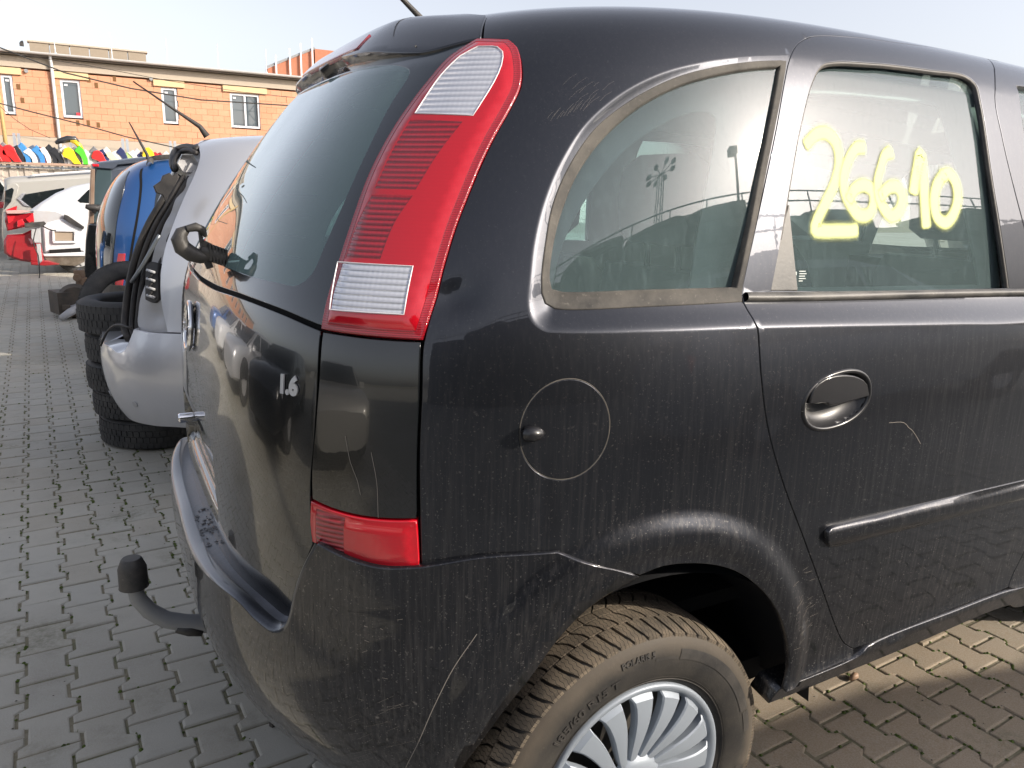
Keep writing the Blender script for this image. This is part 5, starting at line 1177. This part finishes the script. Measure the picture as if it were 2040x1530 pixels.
for i,(px,cc) in enumerate(seq):
    base_=ony((px,319),YF-.05-.0*i); x=base_[0]; zb=1.82; h_=.42+.04*((i*7)%3-1)+rng.uniform(-.03,.04); wide=.17+(.08 if cc in('red','yellow') else 0)+.02*((i*5)%3)
    b=MB(); rows=[]; wd=1.35 if cc in('red','yellow','cream') else 1.; lean=rng.uniform(-.02,.02); kk_=h_/.44
    prof=[(-.17,.33),(-.045,.455),(.03,.38),(.085,.27),(.125,.14),(.135,0),(.02,0),(.005,.12),(-.035,.20),(-.09,.27)]
    if i%3==1: prof=[(-.15,.36),(-.02,.44),(.05,.33),(.10,.20),(.12,.09),(.10,0),(.01,0),(.0,.10),(-.03,.22),(-.08,.29)]
    if cc in('yellow','red') : prof=[(-.16,.28),(-.10,.43),(-.02,.46),(.05,.37),(.08,.22),(.15,0),(.03,0),(-.03,.12),(-.09,.17),(-.15,.20)]
    for yy,sc__ in ((-.16,.93),(-.14,1.),(.45,1.),(1.0,.9)):
        rows.append([(x+a*wd*sc__+lean*c_*2,YF-.05+yy-.02*(i%2)-(.10 if cc in('red','yellow','green') else 0),zb+c_*kk_*sc__) for a,c_ in prof])
    b.loft(rows,closed=True); n=len(rows[0]); b.add(rows[0],[tuple(range(n))])
    o=b.build('bumper_cover',cm[cc],angle=45)
    col_=cn.get(cc,cc); prev=cn.get(seq[i-1][1],seq[i-1][1]) if i else 'none'; nx=cn.get(seq[i+1][1],seq[i+1][1]) if i+1<len(seq) else 'bare end'
    lb=f'{col_} bumper on the shelf between {prev} and {nx} ones' if 0<i<len(seq)-1 else (f'{col_} bumper at the left end of the fence shelf' if i==0 else f'{col_} bumper at the right end of the fence shelf')
    place.setdefault(lb,[]).append((px,o)); tag(o,lb,'bumper','bumpers on the fence shelf')
for lb,l in place.items():
    if len(l)>1:
        for j,(px,o) in enumerate(sorted(l,key=lambda q:q[0])): o['label']=lb+(', nearer the left' if j==0 else ', further right')
b=MB(); q=[ony(p,YF) for p in ((110,285),(118,281),(135,277),(150,277),(156,284))]; b.tube(q,[.04,.07,.09,.07,.04],8); o=tag(b.build('bumper_cover',cm['black'],smooth=True),'black bumper lying across the top of the others on the shelf','bumper','bumpers on the fence shelf')
b=MB(); q=[ony(p,YF-.1) for p in ((140,281),(150,283),(158,290),(164,298))]; b.tube(q,[.03,.06,.07,.04],8); tag(b.build('bumper_cover',cm['yellow'],smooth=True),'small yellow trim piece lying on top of the bumper row','bumper','bumpers on the fence shelf')
# ------------------------------------------------------------------ brick building
YB=29.
bd=empty('brick_building',(0,0,0),'long unplastered orange block building with white windows and a grey gutter','building')
m_=M['block']=mat('clay block',(.50,.22,.11),.85); b_=bsdf(m_); oi=N(m_,'ObjectInfo'); at=N(m_,'Attribute'); at.attribute_name='wear'
rn=mathn(m_,'FRACT',mathn(m_,'ADD',oi.outputs['Random'],at.outputs['Fac'])); pos=N(m_,'NewGeometry').outputs['Position']; n1=noise(m_,pos,1.2,5,.6); n2=noise(m_,pos,14,4,.7)
c=ramp(m_,rn,[(0,(.53,.255,.15)),(.5,(.555,.275,.165)),(1,(.58,.30,.185))]); c=mixcol(m_,rampf(m_,n1,.4,.8,0,.5),c,(.60,.32,.20)); c=mixcol(m_,rampf(m_,n2,.5,.8,0,.25),c,(.42,.19,.10)); L(m_,c,b_.inputs['Base Color']); L(m_,bump(m_,n2,.5,.01),b_.inputs['Normal'])
M['mortar']=mat('mortar',(.47,.23,.13),.9); M['conc']=plastic('concrete beam',(.42,.36,.29),.9,dust=.3,bumpd=.004); M['beige']=plastic('pale lintel',(.60,.45,.26),.8,dust=.1)
M['upvc']=mat('white window frame',(.60,.62,.66),.35); M['winglass']=mat('window pane',(.05,.07,.085),.03,0,1,.0); M['winglass'].node_tree.nodes['Principled BSDF'].inputs['Specular IOR Level'].default_value=1
XL,XR=-30.,12.5; ZB,ZT=2.78,4.88
b=MB(); b.box(((XL+XR)/2,YB+4.3,2.6),(XR-XL,8,5.2)); b.build('wall_core',M['mortar'],bd)
wins=[]
def win(px0,px1,py0,py1): a=ony((px0,py0),YB);c_=ony((px1,py1),YB); return (a[0],c_[0],c_[2],a[2])
W1=[win(1,33,150,229),win(119,166,160,233),win(320,356,170,242),win(457,519,179,247)]
wins=[(a,c_,3.44,4.62) for a,c_,_,_ in W1]
x=-3.0
for k in range(9): x-=2.35; wins.append((x-.8 if k%3 else x-1.2,x,3.44,4.62)); 
wins+= [(7.2,8.1,3.5,4.7),(9.6,10.5,3.5,4.7)]
# clay blocks laid round the openings
bl,bh,j_=.375,.205,.006; allb=[]
nr=int((ZT-ZB)/bh)
for r_ in range(nr):
    z0=ZB+r_*bh; off_=(r_%2)*bl/2; k=0; x=XL-off_
    while x<XR:
        a,c_=max(x,XL)+j_/2,min(x+bl,XR)-j_/2
        segs=[(a,c_)]
        for (w0,w1,z_0,z_1) in wins:
            if z0+bh*.5>z_0 and z0+bh*.5<z_1:
                ns=[]
                for s0,s1 in segs:
                    if s1<=w0 or s0>=w1: ns.append((s0,s1))
                    else:
                        if s0<w0-.03: ns.append((s0,w0))
                        if s1>w1+.03: ns.append((w1,s1))
                segs=ns
        for s0,s1 in segs:
            if s1-s0>.03: allb.append((s0,s1,z0+j_/2,z0+bh-j_/2))
        x+=bl
vis_b=[q for q in allb if -3.2<q[0]<6.6]; vis_b.sort(key=lambda q:-(q[1]-q[0])*(1-.02*abs(q[0]+1))); top300=vis_b[:300]; rest=[q for q in allb if q not in set(top300)]
me=bpy.data.meshes.new('clay_block'); bb=MB(); bb.box((0,0,0),(1,1,1)); me.from_pydata(bb.v,[],bb.f); me.attributes.new('wear','FLOAT','POINT'); me.materials.append(M['block'])
for s0,s1,z0,z1 in top300:
    o=bpy.data.objects.new('clay_block',me); COL.objects.link(o); o.parent=bd; o.location=((s0+s1)/2,YB+.15+rng.normal(0,.003),(z0+z1)/2); o.scale=(s1-s0,.32,z1-z0)
bb=MB(); A=[]
for s0,s1,z0,z1 in rest: bb.box(((s0+s1)/2,YB+.15+rng.normal(0,.003),(z0+z1)/2),(s1-s0,.32,z1-z0)); A+= [rng.random()]*8
o=mesh('clay_blocks',bb.v,bb.f,M['block'],bd,False,attr=A); o['kind']='stuff'
b=MB(); b.box(((XL+XR)/2,YB+.13,ZT+.175),(XR-XL,.30,.33)); b.build('ring_beam',M['conc'],bd)
b=MB(); b.box(((XL+XR)/2,YB+.10,ZB-.20),(XR-XL,.36,.38)); b.build('floor_beam',M['conc'],bd)
b=MB(); b.box(((XL+XR)/2,YB+.2,1.28),(XR-XL,.2,2.55)); b.build('ground_storey',M['conc'],bd)
for i,(a,c_,z0,z1) in enumerate(wins):
    fr=MB(); t=.07
    for q in (((a+c_)/2,z1-t/2,c_-a,t),((a+c_)/2,z0+t/2,c_-a,t)): fr.box((q[0],YB+.06,q[1]),(q[2],.08,q[3]))
    for xx in (a+t/2,c_-t/2)+(((a+c_)/2,) if c_-a>.95 else ()): fr.box((xx,YB+.055,(z0+z1)/2),(t,.08,z1-z0-2*t))
    fo=fr.build('window_frame',M['upvc'],bd)
    g_=MB(); g_.box(((a+c_)/2,YB+.09,(z0+z1)/2),(c_-a-.02,.02,z1-z0-.02)); g_.build('pane',M['winglass'],fo)
    s_=MB(); s_.box((a+.16,YB+.045,z1-.16),(.10,.01,.06)); s_.build('sticker',M['upvc'],fo)
    l_=MB(); l_.box(((a+c_)/2+.02,YB-.03,z1+.13),(c_-a+.5,.10,.20)); l_.build('lintel',M['beige'],bd)
b=MB(); b.box((wins[1][0]+.45,YB+.05,3.56),(.14,.03,.10)); b.build('red_box_in_window',mat('red',(.6,.03,.05),.6),bd)
# holes and pipe stubs
hm=mat('chipped hole',(.16,.08,.03),.9)
for px,py in ((155,245),(176,245),(196,249),(177,159),(192,170),(37,173),(45,200),(228,157)):
    q=ony((px,py),YB); b=MB(); b.box((q[0],YB-.012,q[2]),(.10,.012,.17)); b.build('chipped_hole',hm,bd)
for px,py in ((52,141),(301,157)):
    q=ony((px,py),YB-.1); b=MB(); b.tube([q+np.array([0,.2,0]),q],[.06,.06],12); b.build('pipe_stub',M['iron'],bd,angle=40)
# roof: gutter, edge, sheets
zr=ZT+.35
b=MB(); b.box(((XL+XR)/2,YB-.02,zr+.03),(XR-XL,.5,.05)); b.build('eaves_board',plastic('dark eaves',(.12,.11,.10),.7),bd)
b=MB(); t=np.linspace(math.pi,2*math.pi,9); b.loft([[(xx,YB-.35+.075*math.cos(a),zr+.12+.075*math.sin(a)) for a in t] for xx in (XL,XR)]); b.loft([[(xx,YB-.27,zr+.125),(xx,YB+4,zr+.32)] for xx in (XL,XR)]); b.build('gutter',mat('grey gutter',(.52,.52,.52),.4),bd)
for px in (97,):
    q=ony((px+3,115),YB-.25); b=MB(); b.tube([(q[0],YB-.3,zr+.1),(q[0],YB-.12,zr-.12),(q[0],YB-.08,zr-.5),(q[0],YB-.08,.2)],.05,10); b.build('downpipe',mat('white downpipe',(.66,.67,.68),.35),bd,smooth=True)
for k,px in enumerate((112,224,333,434,530,-40,-150,-260)):
    q=ony((px,120),YB+.2); b=MB(); b.tube([(q[0],YB+.2,zr+.1),(q[0],YB+.2,zr+.24),(q[0],YB+.2,zr+.25),(q[0],YB+.2,zr+1.02)],[.035,.03,.016,.013],6); tag(b.build('lightning_rod',M['upvc'],bd))
# parapet wall and second building behind
pb=empty('parapet_wall',(0,0,0),'grey block parapet wall rising behind the gutter on the left','wall')
xa,xb=ony((57,88),34)[0],ony((291,105),34)[0]
for k in range(6):
    b=MB(); w_=(xb-xa)/6; b.box((xa+w_*(k+.5),34.2,5.6+.0),(w_-.03,.4,1.6+.0)); b.build('block_panel',plastic('grey concrete block',(.25,.21,.16),.9,dust=.3,bumpd=.01),pb)
b=MB(); b.box(((xa+xb)/2,34.2,6.43),(xb-xa+.1,.5,.06)); b.build('coping',M['conc'],pb)
b2=empty('brick_annex',(0,0,0),'red brick annex with white posts rising behind the roof on the right','building')
x0=ony((533,130),33)[0]; x1=ony((622,92),33)[0]; x2=ony((700,92),33)[0]
m_=M['redbrick']=plastic('red brick wall',(.36,.13,.07),.9,dust=.2)
b=MB(); b.add([(x0,33,5.0),(x1+.05,33,5.0),(x1+.05,33,7.05),(x0,33,6.12),(x0,33.4,5.0),(x1,33.4,5.0),(x1,33.4,7.05),(x0,33.4,6.12)],[(0,1,2,3),(7,6,5,4),(3,2,6,7),(0,3,7,4)]); b.build('sloping_wall',M['redbrick'],b2)
b=MB(); b.box(((x1+x2)/2+.1,34.5,5.9),(x2-x1,3,2.35)); b.build('end_wall',M['redbrick'],b2)
b=MB(); b.tube([(x0-.05,32.98,6.16),(x1+.1,32.98,7.10)],.05,6); b.build('coping',M['iron'],b2)
for px in (549,577,599,622):
    q=ony((px,120),32.95); b=MB(); b.box((q[0],32.9,5.9+ (px-549)*.005),(.06,.05,1.5+(px-549)*.012)); b.build('white_post',M['upvc'],b2)
# cables
for i,(pts,yy,r_,lb) in enumerate((([(-60,70),(0,95),(60,118),(130,145),(260,176),(400,199),(570,210),(760,205)],21,.018,'thick black cable sagging across the upper windows'),([(-40,180),(0,206),(60,222),(160,247),(250,272),(340,292),(420,312)],21,.016,'black cable sloping down in front of the lower wall'),([(-20,100),(60,112),(200,135),(330,160),(480,183),(640,200)],26,.009,'thin grey wire running below the gutter'),([(0,212),(30,238),(60,258),(100,275)],22,.008,'thin short wire drooping at the left end of the wall'))):
    b=MB(); b.tube([ony(p,yy) for p in pts],r_,6); tag(b.build('cable',M['seal'],smooth=True),lb,'cable','cables strung before the building')
# yellow pole at the left edge
q=ony((2,200),24); b=MB(); b.tube([(q[0]-.03,24,0),(q[0]-.02,24,2.6),(q[0]-.05,24,4.4)],[.05,.05,.04],8); tag(b.build('pole',plastic('yellow pole',(.42,.27,.08),.6),smooth=True),'thin yellow pole at the left end of the fence','pole')
b=MB(); q=ony((44,96),29.3); b.box((q[0],29.3,5.62),(.12,.1,.10)); b.tube([(q[0]-.03,29.3,5.67),(q[0]+.05,29.3,5.72)],.035,6); tag(b.build('roof_vent',M['seal']),'small dark fitting standing on the gutter edge','vent')
# ------------------------------------------------------------------ what the paint and glass mirror: cars opposite, heaps, railing, masts
def simple_car(name,loc,rz,mt,label,cat='car',hgt=1.5,length=4.2,group=None,wid=.86,van=False):
    e=empty(name,(0,0,0),label,cat,group); Rz=rotz(rz); off=np.array(loc,float)
    T=lambda P:(np.array(P,float)@Rz.T)+off
    hl=length/2; bz=.62*hgt
    xs=np.array([-1,-.97,-.88,-.6,-.2,.2,.45,.62,.8,.93,.985,1.])*hl
    top=np.array([.55,.58,.60,.60,.60,.60,.60,.585,.55,.50,.44,.38])*hgt*1.02
    if van: top[:3]=[.6*hgt]*3
    wd=np.array([.86,.93,.97,1,1,1,1,.99,.97,.92,.84,.76])*wid
    rows=[]
    for x,t_,w_ in zip(xs,top,wd):
        z0=.26
        sec=[(0,-w_*.80,z0),(0,-w_*.96,z0+.05),(0,-w_,z0+.30),(0,-w_*.985,t_*.8+.05),(0,-w_*.93,t_),(0,-w_*.80,t_+.03),(0,0,t_+.05)]
        sec=sec+[(0,-b_,c_) for _,b_,c_ in sec[:-1][::-1]]; rows.append(T([(x,b_,c_) for _,b_,c_ in sec]))
    b=MB(); b.loft(rows); n=len(rows[0]); b.add(rows[0],[tuple(range(n))]); b.add(rows[-1],[tuple(range(n))[::-1]]); b.build('body_shell',mt,e,angle=45)
    # cabin with pillars: solid pillars in body colour, panes set between
    st=[(-.99 if van else -.93,.60),(-.90 if van else -.72,.97),(-.4,1.0),(0,1.0),(.22,.95),(.58,.60)]
    rows=[]
    for k,(xf,zf) in enumerate(st):
        z_=zf*hgt; u_=(zf-.60)/.4; w_=wid*(.92-.16*u_)
        rows.append(T([(xf*hl,-wid*.90,.60*hgt),(xf*hl,-w_,z_-.03),(xf*hl,-w_*.85,z_),(xf*hl,0,z_+.02),(xf*hl,w_*.85,z_),(xf*hl,w_,z_-.03),(xf*hl,wid*.90,.60*hgt)]))
    b=MB(); b.loft(rows); b.build('cabin',mt,e,angle=40)
    def quad(nm,P,m2): 
        b=MB(); P=np.array(P,float); b.add(np.concatenate([T(P),T(P*np.array([1,.985,1]))]),[(0,1,2,3),(7,6,5,4)]+[(i,(i+1)%4,4+(i+1)%4,4+i) for i in range(4)]); return b.build(nm,m2,e)
    for s_ in(-1,1):
        for x0,x1 in ((-.78,-.42),(-.38,0.02),(.06,.40)):
            zt_=hgt*.94; yb=s_*(wid*.905+.012); yt=s_*(wid*.775+.012)
            x1t=x1 if x1<.3 else .20
            x0t=x0 if x0>-.7 else x0+.10*(0 if van else 1)
            quad('side_window',[(x0*hl,yb,.64*hgt),(x1*hl,yb,.64*hgt),(x1t*hl,yt,zt_),(x0t*hl,yt,zt_)],M['darkglass'])
        quad('headlamp',[(.90*hl,s_*wid*.94,.40*hgt),(.99*hl,s_*wid*.72,.38*hgt),(.985*hl,s_*wid*.70,.46*hgt),(.88*hl,s_*wid*.95,.50*hgt)],M['lensclear'])
        b=MB(); b.box(T((-.985*hl,s_*wid*.78,.55*hgt)),(.06,.16,.22),Rz); b.build('rear_lamp',lampm,e)
        b=MB(); b.box(T((.36*hl,s_*(wid+.10),.66*hgt)),(.12,.20,.14),Rz,taper=.8); b.build('mirror',mt,e)
        for x_ in(-.62,.64):
            b=MB(); c=T((x_*hl,s_*(wid-.10),.30)); w=.19
            b.lathe([(.19,-w*.4),(.21,-w*.5),(.285,-w*.47),(.30,-w*.35),(.30,w*.35),(.285,w*.47),(.21,w*.5),(.19,w*.4)],(0,0,0),axis='y',n=32); b.v=[tuple(Rz@np.array(q)+c) for q in b.v]; o=b.build('wheel',M['tyre2'],e,smooth=True)
            b=MB(); b.lathe([(0,s_*w*.42),(.05,s_*w*.42),(.06,s_*w*.34),(.185,s_*w*.40)],(0,0,0),axis='y',n=32); b.v=[tuple(Rz@np.array(q)+c) for q in b.v]; b.build('rim',M['silver2'],o,angle=30)
            b=MB(); c2=T((x_*hl,s_*(wid+.004),.34)); b.lathe([(.0,0),(.34,0)],(0,0,0),axis='y',n=28,ang0=-.1,ang1=math.pi+.1); b.v=[tuple(Rz@np.array(q)+c2) for q in b.v]; b.build('arch',M['seam'],e)
    q=quad('windscreen',[(.555*hl,-wid*.80,.64*hgt),(.555*hl,wid*.80,.64*hgt),(.25*hl,wid*.68,.95*hgt),(.25*hl,-wid*.68,.95*hgt)],M['darkglass']); 
    xr=-.985 if van else -.90
    quad('rear_window',[(xr*hl-.03,wid*.75,.66*hgt),(xr*hl-.03,-wid*.75,.66*hgt),(xr*hl+.10*hl-(.02 if van else .02),-wid*.66,.92*hgt),(xr*hl+.10*hl-.02,wid*.66,.92*hgt)],M['darkglass'])
    return e
M['bluesilver']=dusty_paint('blue silver paint',(.26,.29,.33),metal=.35,dust=.4,rough=.35,low=.4)
simple_car('silver_van',(3.75,-4.02,0),math.radians(-4),M['bluesilver'],'blue silver van parked alongside, seen only mirrored in the black car','van',hgt=1.92,length=4.9,van=True)
simple_car('silver_hatchback',(-4.95,3.6,0),math.radians(6),M['silver'],'silver hatchback across the aisle, mirrored in the black tailgate','car',hgt=1.48)
simple_car('black_hatchback',(-5.0,1.2,0),math.radians(3),M['blackclean'],'black hatchback across the aisle, mirrored beside the badge','car',hgt=1.46)
simple_car('white_hatchback',(-5.0,6.0,0),math.radians(4),M['whitep'],'white hatchback across the aisle, mirrored by the emblem','car',hgt=1.5)
simple_car('grey_hatchback',(-5.1,-1.3,0),math.radians(2),M['greyp'],'grey hatchback across the aisle, mirrored in the corner panel','car',hgt=1.5)
simple_car('blue_hatchback',(-5.1,8.5,0),math.radians(3),M['blue'],'blue hatchback farthest along the aisle, mirrored beside the emblem','car',hgt=1.5)
# heaps of scrap beyond the next row
hm_=plastic('scrap heap',(.045,.055,.04),.9,dust=.6,dustc=(.10,.09,.06),bumpd=.02)
YH=-10.
hs_=[(-7,4.9),(-4.2,5.6),(-1.4,5.3),(1.4,5.7),(4.2,5.55),(7.0,5.6),(9.8,5.0),(12.6,5.2),(15.4,4.7),(18.2,5.4),(21,5.8),(23.8,5.6),(26.6,5.2)]
heap=empty('scrap_heap',(0,0,0),'long dark heap of crushed cars behind the viewer, mirrored in the side windows','heap')
for i,(x,h_) in enumerate(hs_):
    e=heap
    z=0
    while z<h_-.1:
        hh=min(rng.uniform(.5,.8),h_-z); b=MB(); n=14; rows=[]
        for f in (0,.15,.5,.85,1):
            r=[]
            for a in np.linspace(0,2*math.pi,n+1)[:-1]:
                r.append((x+1.45*_sp(np.cos(a),.5)*rng.uniform(.92,1.02),YH-1.+_sp(np.sin(a),.5)*rng.uniform(.9,1.05),z+hh*f+rng.normal(0,.03)))
            rows.append(r)
        b.loft(rows,closed=True); b.add(rows[-1],[tuple(range(n))]); b.build('crushed_car',hm_,e); z+=hh
rl=empty('railing',(0,0,0),'dark steel handrail above the scrap heaps, mirrored in the side windows','railing')
for z_ in(6.15,6.55): b=MB(); b.tube([(-9,YH-1.5,z_),(29,YH-1.5,z_)],.03,6); b.build('rail',M['iron'],rl)
for x in np.arange(-8,29,1.9): b=MB(); b.tube([(x,YH-1.5,4.5),(x,YH-1.5,6.56)],.03,6); b.build('post',M['iron'],rl)
lm_=empty('light_mast',(0,0,0),'lattice floodlight mast mirrored in the rear side window','mast'); mx,my,mz=16.9,-40.,26.
for dx,dy in((-.4,-.4),(.4,-.4),(.4,.4),(-.4,.4)): b=MB(); b.tube([(mx+dx*1.6,my+dy*1.6,0),(mx+dx,my+dy,mz)],.09,5); b.build('leg',M['iron'],lm_)
for k in range(26):
    z_=k; b=MB(); s_=(-1)**k*.45; b.tube([(mx-s_,my+.45,z_),(mx+s_,my+.45,z_+1)],.05,4); b.build('brace',M['iron'],lm_)
for k in range(8):
    a=k*math.pi/4; b=MB(); b.tube([(mx,my,mz),(mx+2.2*math.cos(a),my+2.2*math.sin(a),mz+.3)],.07,5); b.build('arm',M['iron'],lm_)
    b=MB(); b.box((mx+2.3*math.cos(a),my+2.3*math.sin(a),mz+.35),(.75,.5,.5),rotz(a)); b.build('floodlight',M['iron'],lm_)
fp_=empty('floodlight_pole',(0,0,0),'single floodlight on a thin pole mirrored near the door pillar','pole')
b=MB(); b.tube([(8.9,-11.5,0),(8.9,-11.5,8.2)],.06,6); b.build('pole',M['iron'],fp_); b=MB(); b.box((8.75,-11.5,8.3),(.42,.25,.34)); b.build('floodlight',M['iron'],fp_)
print('script time',round(time.time()-T0,1))
